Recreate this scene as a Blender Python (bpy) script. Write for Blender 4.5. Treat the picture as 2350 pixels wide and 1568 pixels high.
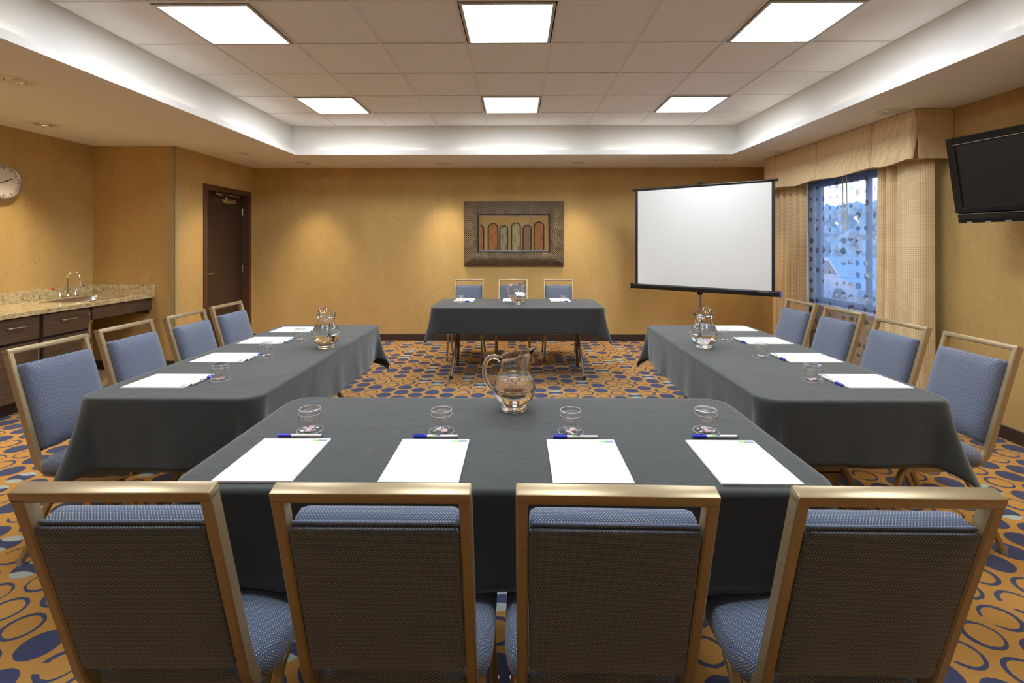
import bpy, bmesh, math, random
from mathutils import Vector, Matrix
PI = math.pi
random.seed(7)
S = bpy.context.scene
C = S.collection
for o in list(bpy.data.objects): bpy.data.objects.remove(o)

# ------------------------------------------------------------------ camera
CAM_H = 1.376
cd = bpy.data.cameras.new('camera'); cam = bpy.data.objects.new('camera', cd); C.objects.link(cam)
cam.location = (0, 0, CAM_H); cam.rotation_euler = (PI / 2, 0, 0.0105)
cd.sensor_width = 36; cd.lens = 1103.15 / 2350 * 36
cd.shift_y = -(784 - 558) / 2350; cd.clip_start = 0.02
S.camera = cam
# ------------------------------------------------------------------ view + world
S.view_settings.view_transform = 'Standard'; S.view_settings.look = 'None'
S.view_settings.gamma = 1; S.view_settings.use_curve_mapping = False
S.view_settings.exposure = 0.42
W = bpy.data.worlds.new('dusk_sky'); S.world = W; W.use_nodes = True
_nt = W.node_tree; _bg = _nt.nodes['Background']
_tc = _nt.nodes.new('ShaderNodeTexCoord'); _sp = _nt.nodes.new('ShaderNodeSeparateXYZ')
_rp = _nt.nodes.new('ShaderNodeValToRGB')
_nt.links.new(_tc.outputs['Generated'], _sp.inputs[0]); _nt.links.new(_sp.outputs['Z'], _rp.inputs[0])
_rp.color_ramp.elements[0].position = 0.0; _rp.color_ramp.elements[0].color = (1.0, .80, .70, 1)
_rp.color_ramp.elements[1].position = 0.55; _rp.color_ramp.elements[1].color = (.12, .38, .88, 1)
_e = _rp.color_ramp.elements.new(.16); _e.color = (.55, .76, 1.0, 1)
_nt.links.new(_rp.outputs[0], _bg.inputs[0]); _bg.inputs[1].default_value = 2.5
# lamp strengths (used by the lamp builders below)
TROFFER = 20.0
COVE = 3.4
SPOT = 92.0
WARM = (1.0, .86, .62)
PANELC = (.89, .97, 1.05)

# ------------------------------------------------------------------ helpers
def setp(b, **k):
    for n, v in k.items():
        b.inputs[n.replace('_', ' ')].default_value = v
MATS = {}
def mat(name, col, rough=.5, metal=0., **k):
    m = bpy.data.materials.new(name); m.use_nodes = True
    b = m.node_tree.nodes['Principled BSDF']
    b.inputs['Base Color'].default_value = (*col, 1); b.inputs['Roughness'].default_value = rough
    b.inputs['Metallic'].default_value = metal
    for n, v in k.items(): b.inputs[n.replace('_', ' ')].default_value = v
    MATS[name] = m
    return m
class NT:
    def __init__(s, m): s.nt = m.node_tree; s.b = s.nt.nodes.get('Principled BSDF')
    def node(s, t): return s.nt.nodes.new(t)
    def link(s, a, b): s.nt.links.new(a, b)
    def put(s, sock, v):
        if hasattr(v, 'is_output'): s.link(v, sock)
        else: sock.default_value = v
    def m(s, op, a, b=0., c=0.):
        n = s.node('ShaderNodeMath'); n.operation = op
        s.put(n.inputs[0], a); s.put(n.inputs[1], b); s.put(n.inputs[2], c)
        return n.outputs[0]
    def mix(s, f, a, b):
        n = s.node('ShaderNodeMix'); n.data_type = 'RGBA'
        s.put(n.inputs[0], f)
        for i, v in ((6, a), (7, b)):
            s.put(n.inputs[i], v if hasattr(v, 'is_output') else (*v[:3], 1))
        return n.outputs[2]
    def uv(s, kind='UV'):
        t = s.node('ShaderNodeTexCoord'); p = s.node('ShaderNodeSeparateXYZ')
        s.link(t.outputs[kind], p.inputs[0]); return t.outputs[kind], p.outputs
    def noise(s, vec, scale, detail=3., rough=.5, dist=0.):
        n = s.node('ShaderNodeTexNoise'); s.link(vec, n.inputs['Vector'])
        n.inputs['Scale'].default_value = scale; n.inputs['Detail'].default_value = detail
        n.inputs['Roughness'].default_value = rough; n.inputs['Distortion'].default_value = dist
        return n.outputs[0]
    def scale(s, vec, sc):
        n = s.node('ShaderNodeMapping'); s.link(vec, n.inputs[0]); n.inputs['Scale'].default_value = sc
        return n.outputs[0]
    def rng(s, v, a, b, c=0., d=1.):
        n = s.node('ShaderNodeMapRange'); s.put(n.inputs[0], v)
        for i, x in enumerate((a, b, c, d)): n.inputs[i + 1].default_value = x
        return n.outputs[0]
    def ramp(s, v, stops):
        n = s.node('ShaderNodeValToRGB'); s.put(n.inputs[0], v)
        r = n.color_ramp
        while len(r.elements) < len(stops): r.elements.new(.5)
        for e, (p, c) in zip(r.elements, stops): e.position = p; e.color = (*c, 1)
        return n.outputs[0]
    def bump(s, h, strength, dist=.002):
        n = s.node('ShaderNodeBump'); s.put(n.inputs['Height'], h)
        n.inputs['Strength'].default_value = strength; n.inputs['Distance'].default_value = dist
        s.link(n.outputs[0], s.b.inputs['Normal'])
    def base(s, c): s.put(s.b.inputs['Base Color'], c)

class MB:
    """collects geometry for ONE mesh object"""
    def __init__(s): s.bm = bmesh.new()
    def box(s, c, d, bev=0., seg=2, M=None):
        g = bmesh.ops.create_cube(s.bm, size=1)['verts']
        for v in g: v.co = Vector((v.co.x * d[0] + c[0], v.co.y * d[1] + c[1], v.co.z * d[2] + c[2]))
        if bev:
            es = list({e for v in g for e in v.link_edges})
            r = bmesh.ops.bevel(s.bm, geom=es, offset=bev, segments=seg, profile=.5, affect='EDGES')
            g = list({v for f in r['faces'] for v in f.verts} | {v for v in g if v.is_valid})
        if M is not None:
            for v in g: v.co = M @ v.co
        return s
    def span(s, a, b, bev=0., seg=2):
        return s.box([(p + q) / 2 for p, q in zip(a, b)], [abs(q - p) for p, q in zip(a, b)], bev, seg)
    def grid(s, rows, closed_u=False, closed_v=False):
        vs = [[s.bm.verts.new(p) for p in r] for r in rows]
        n, m_ = len(vs), len(vs[0])
        for i in range(n if closed_v else n - 1):
            for j in range(m_ if closed_u else m_ - 1):
                a, b, c, d = vs[i][j], vs[i][(j + 1) % m_], vs[(i + 1) % n][(j + 1) % m_], vs[(i + 1) % n][j]
                q = []
                for v in (a, b, c, d):
                    if v not in q: q.append(v)
                if len(q) > 2:
                    try: s.bm.faces.new(q)
                    except ValueError: pass
        return vs
    def cap(s, vs, rev=False):
        try: s.bm.faces.new(vs[::-1] if rev else vs)
        except ValueError: pass
    def lathe(s, prof, n=32, cap0=False, cap1=False, fn=None, c=(0, 0, 0)):
        rows = []
        for r, z in prof:
            row = []
            for k in range(n):
                a = 2 * PI * k / n
                p = Vector((r * math.cos(a), r * math.sin(a), z))
                if fn: p = fn(p, a)
                row.append(p + Vector(c))
            rows.append(row)
        vs = s.grid(rows, closed_u=True)
        if cap0: s.cap(vs[0], True)
        if cap1: s.cap(vs[-1])
        return s
    def cyl(s, p0, p1, r, n=16, r1=None):
        p0, p1 = Vector(p0), Vector(p1); d = (p1 - p0).normalized()
        u = d.orthogonal().normalized(); w = d.cross(u)
        rows = []
        for p, rr in ((p0, r), (p1, r if r1 is None else r1)):
            rows.append([p + (u * math.cos(2 * PI * k / n) + w * math.sin(2 * PI * k / n)) * rr for k in range(n)])
        vs = s.grid(rows, closed_u=True); s.cap(vs[0], True); s.cap(vs[-1])
        return s
    def tube(s, path, r, n=12, cap=True):
        P = [Vector(p) for p in path]; rows = []
        t0 = (P[1] - P[0]).normalized(); u = t0.orthogonal().normalized()
        for i, p in enumerate(P):
            t = (P[min(i + 1, len(P) - 1)] - P[max(i - 1, 0)]).normalized()
            u = (u - t * u.dot(t)).normalized(); w = t.cross(u)
            rr = r[i] if isinstance(r, (list, tuple)) else r
            rows.append([p + (u * math.cos(2 * PI * k / n) + w * math.sin(2 * PI * k / n)) * rr for k in range(n)])
        vs = s.grid(rows, closed_u=True)
        if cap: s.cap(vs[0], True); s.cap(vs[-1])
        return s
    def rect_sweep(s, path, x, wx, wt, ch=.004):
        """rectangular tube swept along a path in the YZ plane; chamfered section"""
        P = [Vector((0, p[0], p[1])) for p in path]; rows = []
        hx, ht = wx / 2, wt / 2
        sec = [(-hx + ch, -ht), (hx - ch, -ht), (hx, -ht + ch), (hx, ht - ch), (hx - ch, ht), (-hx + ch, ht), (-hx, ht - ch), (-hx, -ht + ch)]
        for i, p in enumerate(P):
            t = (P[min(i + 1, len(P) - 1)] - P[max(i - 1, 0)]).normalized()
            nrm = Vector((0, -t.z, t.y))
            rows.append([p + Vector((x + a, 0, 0)) + nrm * b for a, b in sec])
        vs = s.grid(rows, closed_u=True); s.cap(vs[0], True); s.cap(vs[-1])
        return s
    def prism(s, poly, z0, z1):
        a = [s.bm.verts.new((p[0], p[1], z0)) for p in poly]; b = [s.bm.verts.new((p[0], p[1], z1)) for p in poly]
        s.cap(a, True); s.cap(b)
        for i in range(len(a)):
            j = (i + 1) % len(a); s.cap([a[i], a[j], b[j], b[i]])
        return s
    def xf(s, M):
        for v in s.bm.verts: v.co = M @ v.co
        return s
    def build(s, name, m, parent=None, smooth=None, uv=True):
        bm = s.bm
        bmesh.ops.recalc_face_normals(bm, faces=bm.faces)
        if uv:
            L = bm.loops.layers.uv.new('UVMap')
            for f in bm.faces:
                n = f.normal; ax = max(range(3), key=lambda i: abs(n[i]))
                for l in f.loops:
                    co = l.vert.co
                    l[L].uv = (co.y, co.z) if ax == 0 else ((co.x, co.z) if ax == 1 else (co.x, co.y))
        me = bpy.data.meshes.new(name); bm.to_mesh(me); bm.free()
        if smooth is not None:
            for p in me.polygons: p.use_smooth = True
            try: me.set_sharp_from_angle(angle=math.radians(smooth))
            except Exception: pass
        if m: me.materials.append(MATS[m] if isinstance(m, str) else m)
        o = bpy.data.objects.new(name, me); C.objects.link(o)
        if parent: o.parent = parent
        return o
def tag(o, label=None, cat=None, group=None, kind=None):
    if label: o['label'] = label
    if cat: o['category'] = cat
    if group: o['group'] = group
    if kind: o['kind'] = kind
    return o
def thing(name, label, cat, loc=(0, 0, 0), rz=0., group=None):
    o = bpy.data.objects.new(name, None); o.empty_display_size = .05; C.objects.link(o)
    o.location = loc; o.rotation_euler = (0, 0, rz)
    return tag(o, label, cat, group)
def struct(name, loc=(0, 0, 0)):
    o = bpy.data.objects.new(name, None); C.objects.link(o); o.location = loc; o['kind'] = 'structure'
    return o
def dup(root, loc, rz=0., label=None, group=None):
    def cp(o, par):
        c = o.copy(); C.objects.link(c); c.parent = par
        for ch in o.children: cp(ch, c)
        return c
    r = cp(root, None); r.location = loc; r.rotation_euler = (0, 0, rz)
    if label: r['label'] = label
    if group: r['group'] = group
    return r
def round_path(pts, rad, n=6):
    out = [Vector(pts[0])]
    for i in range(1, len(pts) - 1):
        p = Vector(pts[i]); a = (Vector(pts[i - 1]) - p); b = (Vector(pts[i + 1]) - p)
        r = rad[i - 1] if isinstance(rad, (list, tuple)) else rad
        pa = p + a.normalized() * min(r, a.length * .49); pb = p + b.normalized() * min(r, b.length * .49)
        for k in range(n + 1):
            t = k / n; out.append(pa * (1 - t) ** 2 + p * 2 * t * (1 - t) + pb * t * t)
    out.append(Vector(pts[-1]))
    return out

# ------------------------------------------------------------------ materials
def m_wall():
    m = mat('wallpaper', (.5, .3, .1), .72, Specular_IOR_Level=.25); n = NT(m)
    v, _ = n.uv('Object')
    a = n.noise(n.scale(v, (1, 1, .35)), 2.2, 6, .62, .4)
    b = n.noise(n.scale(v, (1, 1, .7)), 34, 4, .7)
    c = n.noise(n.scale(v, (1, 1, .3)), 260, 2, .6)
    col = n.ramp(a, [(.3, (.46, .285, .090)), (.5, (.52, .33, .112)), (.72, (.58, .38, .14))])
    col = n.mix(n.rng(b, .56, .74), col, (.36, .225, .085))
    col = n.mix(n.m('MULTIPLY', n.rng(c, .35, .7), .25), col, (.60, .43, .22))
    n.base(col); n.bump(n.m('ADD', n.m('MULTIPLY', b, .5), c), .12, .002)
m_wall()
def m_plain_noise(name, c0, c1, scale, rough, bump=0., **k):
    m = mat(name, c0, rough, **k); n = NT(m); v, _ = n.uv('Object')
    f = n.noise(v, scale, 4, .6); n.base(n.mix(f, c0, c1))
    if bump: n.bump(n.noise(v, scale * 6, 2), bump, .001)
    return m
m_plain_noise('soffit_paint', (.86, .83, .79), (.84, .81, .77), 3, .8)
m_plain_noise('cove_paint', (.82, .80, .76), (.79, .77, .73), 3, .8)
m_plain_noise('tile_mineral', (.88, .86, .83), (.84, .82, .79), 90, .9, .25)
mat('tee_metal', (.78, .75, .70), .5)
mat('dark_slot', (.03, .03, .03), .8)
def m_carpet():
    m = mat('carpet', (.5, .25, .05), .95, Specular_IOR_Level=.1, Sheen_Weight=.15); n = NT(m)
    v, o = n.uv('Object')
    PX, PY = .142, .155
    gx = n.m('DIVIDE', o[0], PX); i = n.m('FLOOR', gx); u = n.m('SUBTRACT', n.m('SUBTRACT', gx, i), .5)
    odd = n.m('FLOORED_MODULO', i, 2.) 
    gy = n.m('ADD', n.m('DIVIDE', o[1], PY), n.m('MULTIPLY', odd, .5)); j = n.m('FLOOR', gy)
    w = n.m('SUBTRACT', n.m('SUBTRACT', gy, j), .5)
    cm = n.node('ShaderNodeCombineXYZ'); n.put(cm.inputs[0], i); n.put(cm.inputs[1], j); n.put(cm.inputs[2], .37)
    wn = n.node('ShaderNodeTexWhiteNoise'); wn.noise_dimensions = '3D'; n.link(cm.outputs[0], wn.inputs[0])
    rnd = wn.outputs['Value']
    rs = n.node('ShaderNodeSeparateColor'); n.link(wn.outputs['Color'], rs.inputs[0])
    wob = n.m('MULTIPLY', n.m('SUBTRACT', n.noise(v, 55, 2), .5), .006)
    x = n.m('ADD', n.m('MULTIPLY', u, PX), wob); y = n.m('ADD', n.m('MULTIPLY', w, PY), wob)
    r = n.m('SQRT', n.m('ADD', n.m('MULTIPLY', x, x), n.m('MULTIPLY', y, y)))
    R = .0655
    disc = n.m('LESS_THAN', r, R)
    # ring: the hole is slightly off centre
    ox = n.m('MULTIPLY', n.m('SUBTRACT', rs.outputs[1], .5), .018)
    hx = n.m('ADD', x, ox)
    rh = n.m('SQRT', n.m('ADD', n.m('MULTIPLY', hx, hx), n.m('MULTIPLY', y, y)))
    hole = n.m('LESS_THAN', rh, .0515)
    isring = n.m('LESS_THAN', rnd, .48)
    isC = n.m('LESS_THAN', rnd, .16)
    gap = n.m('MULTIPLY', n.m('LESS_THAN', n.m('ABSOLUTE', n.m('ADD', y, .012)), .020), n.m('GREATER_THAN', n.m('MULTIPLY', x, n.m('SIGN', n.m('SUBTRACT', rs.outputs[0], .5))), .0))
    ring = n.m('MULTIPLY', disc, n.m('SUBTRACT', 1., hole))
    ring = n.m('MULTIPLY', ring, n.m('SUBTRACT', 1., n.m('MULTIPLY', isC, gap)))
    islens = n.m('GREATER_THAN', rnd, .90)
    ya = n.m('SUBTRACT', n.m('ABSOLUTE', y), .078)
    lens = n.m('LESS_THAN', n.m('SQRT', n.m('ADD', n.m('MULTIPLY', n.m('MULTIPLY', x, x), .55), n.m('MULTIPLY', ya, ya))), .056)
    lens = n.m('MULTIPLY', n.m('MULTIPLY', lens, islens), disc)
    navy = n.m('ADD', n.m('MULTIPLY', disc, n.m('SUBTRACT', 1., isring)), n.m('MULTIPLY', ring, isring))
    f1 = n.noise(v, 330, 3, .8); f2 = n.noise(v, 7, 3)
    gold = n.mix(f1, (.62, .325, .078), (.31, .150, .030)); gold = n.mix(n.m('MULTIPLY', f2, .35), gold, (.43, .21, .042))
    nav = n.mix(f1, (.062, .078, .165), (.026, .033, .078))
    lt = n.mix(f1, (.46, .52, .47), (.27, .32, .30))
    n.base(n.mix(lens, n.mix(navy, gold, nav), lt)); n.bump(f1, .5, .004)
m_carpet()
def m_fabric(name, base, base2, dot, amt=1.):
    m = mat(name, base, .85, Sheen_Weight=.25, Specular_IOR_Level=.2); n = NT(m)
    v, o = n.uv('UV')
    A, B = .0062, .0036
    gy = n.m('DIVIDE', o[1], B); j = n.m('FLOOR', gy); w = n.m('SUBTRACT', n.m('SUBTRACT', gy, j), .5)
    gx = n.m('ADD', n.m('DIVIDE', o[0], A), n.m('MULTIPLY', n.m('FLOORED_MODULO', j, 2.), .5)); u = n.m('SUBTRACT', n.m('SUBTRACT', gx, n.m('FLOOR', gx)), .5)
    d = n.m('MULTIPLY', n.m('LESS_THAN', n.m('ABSOLUTE', u), .16), n.m('LESS_THAN', n.m('ABSOLUTE', w), .22))
    wv = n.m('SINE', n.m('MULTIPLY', n.m('ADD', o[0], n.m('MULTIPLY', o[1], 1.0)), 1900.))
    bs = n.mix(n.rng(wv, -1, 1), base, base2)
    n.base(n.mix(n.m('MULTIPLY', d, amt), bs, dot)); n.bump(n.m('ADD', n.m('MULTIPLY', wv, .25), d), .35, .001)
m_fabric('chair_fabric', (.080, .125, .225), (.050, .080, .155), (.62, .53, .34), .85)
mat('bronze_paint', (.43, .33, .19), .36, .5)
mat('glide_plastic', (.75, .73, .68), .2, 0, Transmission_Weight=.6)
def m_cloth():
    m = mat('black_cloth', (.03, .033, .033), .8, Sheen_Weight=.55, Sheen_Roughness=.45, Specular_IOR_Level=.35)
    m.node_tree.nodes['Principled BSDF'].inputs['Sheen Tint'].default_value = (.8, .86, .86, 1)
    n = NT(m); v, _ = n.uv('Object')
    f = n.noise(v, 900, 2); g = n.noise(v, 5, 4, .6, .6)
    n.base(n.mix(f, (.020, .022, .022), (.044, .048, .047))); n.bump(n.m('ADD', n.m('MULTIPLY', f, .02), n.m('MULTIPLY', g, 1.2)), .35, .012)
m_cloth()
m_plain_noise('table_wood', (.10, .05, .025), (.14, .075, .035), 12, .5)
mat('table_leg_metal', (.20, .16, .12), .4, .6)
mat('rubber_black', (.02, .02, .02), .7)
mat('paper', (.86, .86, .84), .7)
mat('logo_green', (.22, .62, .10), .6); mat('logo_blue', (.10, .11, .42), .6); mat('logo_pale', (.86, .88, .90), .6)
mat('pen_blue', (.03, .04, .55), .3); mat('pen_white', (.82, .80, .74), .35)
def m_thin(name, tint, k):
    m = bpy.data.materials.new(name); m.use_nodes = True; MATS[name] = m; nt = m.node_tree; nt.nodes.clear()
    out = nt.nodes.new('ShaderNodeOutputMaterial'); mx = nt.nodes.new('ShaderNodeMixShader')
    t = nt.nodes.new('ShaderNodeBsdfTransparent'); t.inputs[0].default_value = (*tint, 1)
    g = nt.nodes.new('ShaderNodeBsdfGlossy'); g.inputs['Roughness'].default_value = .04; g.inputs[0].default_value = (1, 1, 1, 1)
    lw = nt.nodes.new('ShaderNodeLayerWeight'); lw.inputs[0].default_value = .5
    pw = nt.nodes.new('ShaderNodeMath'); pw.operation = 'POWER'; nt.links.new(lw.outputs['Facing'], pw.inputs[0]); pw.inputs[1].default_value = 5
    f = nt.nodes.new('ShaderNodeMath'); f.operation = 'MULTIPLY_ADD'; nt.links.new(pw.outputs[0], f.inputs[0]); f.inputs[1].default_value = 1 - k; f.inputs[2].default_value = k
    nt.links.new(f.outputs[0], mx.inputs[0]); nt.links.new(t.outputs[0], mx.inputs[1]); nt.links.new(g.outputs[0], mx.inputs[2]); nt.links.new(mx.outputs[0], out.inputs[0])
m_thin('clear_plastic', (.985, .985, .99), .11); m_thin('window_glass', (.95, .97, 1.), .04); m_thin('wrapper_film', (.97, .97, .97), .09)
mat('cup_rim', (.86, .87, .93), .15, 0, Alpha=.7)
mat('pitcher_glass', (1, 1, 1), .0, 0, Transmission_Weight=1., IOR=1.48)
mat('water', (.99, 1, 1), .0, 0, Transmission_Weight=1., IOR=1.333)
def m_mint():
    m = mat('peppermint', (.9, .8, .78), .3); n = NT(m); v, o = n.uv('Object')
    a = n.m('ARCTAN2', o[1], o[0]); sw = n.m('SINE', n.m('ADD', n.m('MULTIPLY', a, 9.), n.m('MULTIPLY', o[2], 260.)))
    n.base(n.mix(n.m('GREATER_THAN', sw, .45), (.95, .86, .82), (.75, .14, .13)))
m_mint()
def m_wood(name, a, b, axis, rough=.45):
    m = mat(name, a, rough); n = NT(m); v, _ = n.uv('Object')
    sc = [14, 14, 14]; sc[axis] = 1.1
    f = n.noise(n.scale(v, tuple(sc)), 3.5, 5, .6, .5); n.base(n.ramp(f, [(.3, a), (.7, b)]))
m_wood('dark_wood', (.050, .030, .018), (.105, .066, .038), 1); m_wood('door_wood', (.036, .018, .012), (.055, .029, .019), 2, .4)
mat('door_frame', (.085, .038, .020), .45)
mat('cabinet_box', (.020, .013, .010), .6)
mat('baseboard_vinyl', (.045, .026, .018), .5)
mat('corner_guard', (.42, .33, .16), .45)
def m_granite():
    m = mat('granite', (.5, .4, .2), .16); n = NT(m); v, _ = n.uv('Object')
    a = n.noise(v, 30, 5, .7); b = n.noise(v, 85, 4, .75); c = n.noise(v, 55, 3, .7, .8)
    col = n.ramp(a, [(.32, (.36, .25, .11)), (.5, (.56, .45, .25)), (.68, (.70, .60, .40))])
    col = n.mix(n.rng(b, .57, .64), col, (.14, .085, .04)); col = n.mix(n.rng(c, .60, .66), col, (.035, .025, .018))
    n.base(col)
m_granite()
mat('chrome', (.85, .85, .86), .08, 1.); mat('steel', (.62, .61, .58), .28, 1.); mat('nickel', (.62, .57, .48), .3, 1.)
mat('tap_red', (.7, .03, .03), .3); mat('tap_blue', (.03, .10, .6), .3)
mat('white_pipe', (.72, .68, .60), .5)
mat('clock_face', (.74, .68, .58), .5); mat('clock_ink', (.015, .012, .03), .5)
mat('tv_plastic', (.010, .010, .010), .16); mat('tv_screen', (.012, .011, .010), .30); mat('tv_silver', (.5, .45, .35), .3, .6)
mat('screen_black', (.012, .012, .012), .4); mat('case_black', (.012, .012, .013), .25)
mat('screen_white', (.80, .79, .76), .8); mat('pole_grey', (.30, .28, .25), .3, .8); mat('blue_cap', (.03, .07, .35), .35)
mat('mirror_glass', (.93, .93, .92), .01, 1.)
def m_weave():
    m = mat('woven_bronze', (.2, .15, .09), .38, .55); n = NT(m); v, o = n.uv('UV')
    P = .030
    def cell(sock):
        g = n.m('DIVIDE', sock, P); return g, n.m('SUBTRACT', n.m('SUBTRACT', g, n.m('FLOOR', g)), .5)
    gx, x = cell(o[0]); gy, y = cell(o[1])
    r = n.m('SQRT', n.m('ADD', n.m('MULTIPLY', x, x), n.m('MULTIPLY', y, y)))
    gx2, x2 = cell(n.m('ADD', o[0], P / 2)); gy2, y2 = cell(n.m('ADD', o[1], P / 2))
    r2 = n.m('SQRT', n.m('ADD', n.m('MULTIPLY', x2, x2), n.m('MULTIPLY', y2, y2)))
    h = n.m('MINIMUM', r, r2); f = n.noise(v, 9, 3)
    hole = n.rng(h, .17, .25, 1, 0)
    col = n.mix(f, (.26, .19, .115), (.15, .105, .06)); n.base(n.mix(hole, col, (.030, .018, .011))); n.bump(n.rng(h, .15, .45), .7, .006)
m_weave()
mat('bronze_edge', (.035, .025, .018), .4, .3)
def m_art(name, cols):
    m = mat(name, cols[0], .55); n = NT(m); v, _ = n.uv('Object')
    f = n.noise(n.scale(v, (9, 1, 1.3)), 2.4, 5, .65, .6)
    n.base(n.ramp(f, [(.28, cols[0]), (.45, cols[1]), (.58, cols[2]), (.72, cols[3])]))
OR = [(.10, .035, .015), (.40, .13, .03), (.50, .20, .05), (.16, .07, .03)]
GR = [(.06, .06, .03), (.24, .22, .12), (.42, .38, .22), (.12, .09, .04)]
YL = [(.10, .06, .02), (.34, .25, .11), (.50, .44, .18), (.22, .13, .05)]
BR = [(.12, .05, .025), (.26, .19, .09), (.34, .13, .05), (.10, .09, .05)]
for i, c in enumerate((OR, GR, YL, BR, OR[::-1], OR)): m_art('art_paint_%d' % i, c)
mat('art_frame', (.030, .014, .010), .4)
def m_check(name, a, b, c, P=.0078):
    m = mat(name, a, .9, Specular_IOR_Level=.15, Sheen_Weight=.2); n = NT(m); v, o = n.uv('UV')
    def band(s):
        g = n.m('DIVIDE', s, P * 2); return n.m('GREATER_THAN', n.m('SUBTRACT', g, n.m('FLOOR', g)), .5)
    x, y = band(o[0]), band(o[1])
    col = n.mix(n.m('MULTIPLY', x, y), n.mix(n.m('MAXIMUM', x, y), a, b), c); f = n.noise(v, 700, 2)
    n.base(n.mix(n.m('MULTIPLY', f, .25), col, b))
m_check('gingham', (.86, .68, .41), (.71, .52, .28), (.57, .39, .20))
def m_sheer():
    m = bpy.data.materials.new('sheer'); m.use_nodes = True; MATS['sheer'] = m; n = NT(m); nt = m.node_tree
    nt.nodes.clear(); out = n.node('ShaderNodeOutputMaterial')
    v, o = n.uv('UV')
    f = None; dark = None
    def dots(P, off, thr, ch):
        gx = n.m('ADD', n.m('DIVIDE', o[0], P), off); gy = n.m('ADD', n.m('DIVIDE', o[1], P), off * .7)
        i, j = n.m('FLOOR', gx), n.m('FLOOR', gy)
        cm = n.node('ShaderNodeCombineXYZ'); n.put(cm.inputs[0], i); n.put(cm.inputs[1], j); n.put(cm.inputs[2], off)
        wn = n.node('ShaderNodeTexWhiteNoise'); n.link(cm.outputs[0], wn.inputs[0]); sc = n.node('ShaderNodeSeparateColor'); n.link(wn.outputs['Color'], sc.inputs[0])
        x = n.m('SUBTRACT', n.m('SUBTRACT', gx, i), n.m('ADD', .4, n.m('MULTIPLY', sc.outputs[0], .2))); y = n.m('SUBTRACT', n.m('SUBTRACT', gy, j), n.m('ADD', .4, n.m('MULTIPLY', sc.outputs[1], .2)))
        r = n.m('SQRT', n.m('ADD', n.m('MULTIPLY', x, x), n.m('MULTIPLY', y, y)))
        rad = n.m('ADD', .12, n.m('MULTIPLY', sc.outputs[2], .18))
        return n.m('MULTIPLY', n.m('LESS_THAN', r, rad), n.m('GREATER_THAN', wn.outputs['Value'], thr))
    dk = dots(.115, .31, .30, 0); lt = dots(.125, 2.77, .35, 1)
    tr = n.node('ShaderNodeBsdfTransparent'); tr.inputs[0].default_value = (.93, .95, 1, 1)
    td = n.node('ShaderNodeBsdfTranslucent'); n.link(n.mix(lt, n.mix(dk, (.78, .82, .92), (.20, .16, .17)), (.66, .62, .56)), td.inputs[0])
    df = n.node('ShaderNodeBsdfDiffuse')
    n.link(n.mix(lt, n.mix(dk, (.42, .46, .56), (.14, .10, .09)), (.55, .50, .40)), df.inputs[0])
    a = n.node('ShaderNodeMixShader'); a.inputs[0].default_value = .45; n.link(td.outputs[0], a.inputs[1]); n.link(df.outputs[0], a.inputs[2])
    b = n.node('ShaderNodeMixShader')
    n.link(n.m('ADD', .40, n.m('ADD', n.m('MULTIPLY', dk, .30), n.m('MULTIPLY', lt, .22))), b.inputs[0]); n.link(tr.outputs[0], b.inputs[1]); n.link(a.outputs[0], b.inputs[2]); n.link(b.outputs[0], out.inputs[0])
m_sheer()
mat('window_frame_metal', (.10, .11, .13), .4, .3); mat('wand_plastic', (.65, .60, .45), .3)
mat('trim_white', (.80, .77, .72), .4); mat('can_reflector', (.70, .70, .70), .35, .35)
mat('frame_grey', (.50, .48, .44), .4, .2)
def m_emit(name, col, s):
    m = bpy.data.materials.new(name); m.use_nodes = True; MATS[name] = m; nt = m.node_tree; nt.nodes.clear()
    o = nt.nodes.new('ShaderNodeOutputMaterial'); e = nt.nodes.new('ShaderNodeEmission'); e.inputs[0].default_value = (*col, 1); e.inputs[1].default_value = s
    nt.links.new(e.outputs[0], o.inputs[0])
m_emit('panel_glow', PANELC, TROFFER); m_emit('cove_tube', (1, .98, .90), COVE)
mat('asphalt', (.30, .30, .31), .9); m_plain_noise('hedge_leaf', (.32, .42, .42), (.46, .54, .55), 18, .7)
mat('car_paint', (.45, .47, .50), .25, .5); mat('car_glass', (.02, .025, .03), .08); mat('stucco', (.45, .40, .33), .9)

# ------------------------------------------------------------------ room dimensions
XL, XD, XR = -4.63, -3.73, 3.43       # kitchenette wall, door wall, window wall
YB, YN, YR = 6.76, 5.20, -.90        # mirror wall, niche end wall, wall behind the camera
ZS, ZT = 2.436, 2.80                  # soffit, tile ceiling
TX0, TX1, TY0, TY1 = -2.757, 2.665, -.16, 5.849   # ceiling tray
WT = .12
def st(name, mb, m): return tag(mb.build(name, m), kind='structure')
st('floor', MB().span((XL - .1, YR - .1, -.05), (XR + .1, YB + .1, 0)), 'carpet')
st('wall_back', MB().span((XD - .3, YB, 0), (XR + WT, YB + WT, ZT + .1)), 'wallpaper')
st('wall_rear', MB().span((XL - WT, YR - WT, 0), (XR + WT, YR, ZT + .1)), 'wallpaper')
st('wall_left', MB().span((XL - WT, YR, 0), (XL, YN, ZT + .1)), 'wallpaper')
st('wall_niche', MB().span((XL - WT, YN, 0), (XD - .16, YN + WT, ZT + .1)), 'wallpaper')
DY0, DY1, DZ = 5.72, 6.64, 2.035      # door opening
st('wall_door', MB().span((XD - .16, YN, 0), (XD, DY0, ZT)).span((XD - .16, DY1, 0), (XD, YB, ZT)).span((XD - .16, DY0, DZ), (XD, DY1, ZT)), 'wallpaper')
WY0, WY1, WZ0, WZ1 = 4.02, 5.62, .70, 2.12
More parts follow.
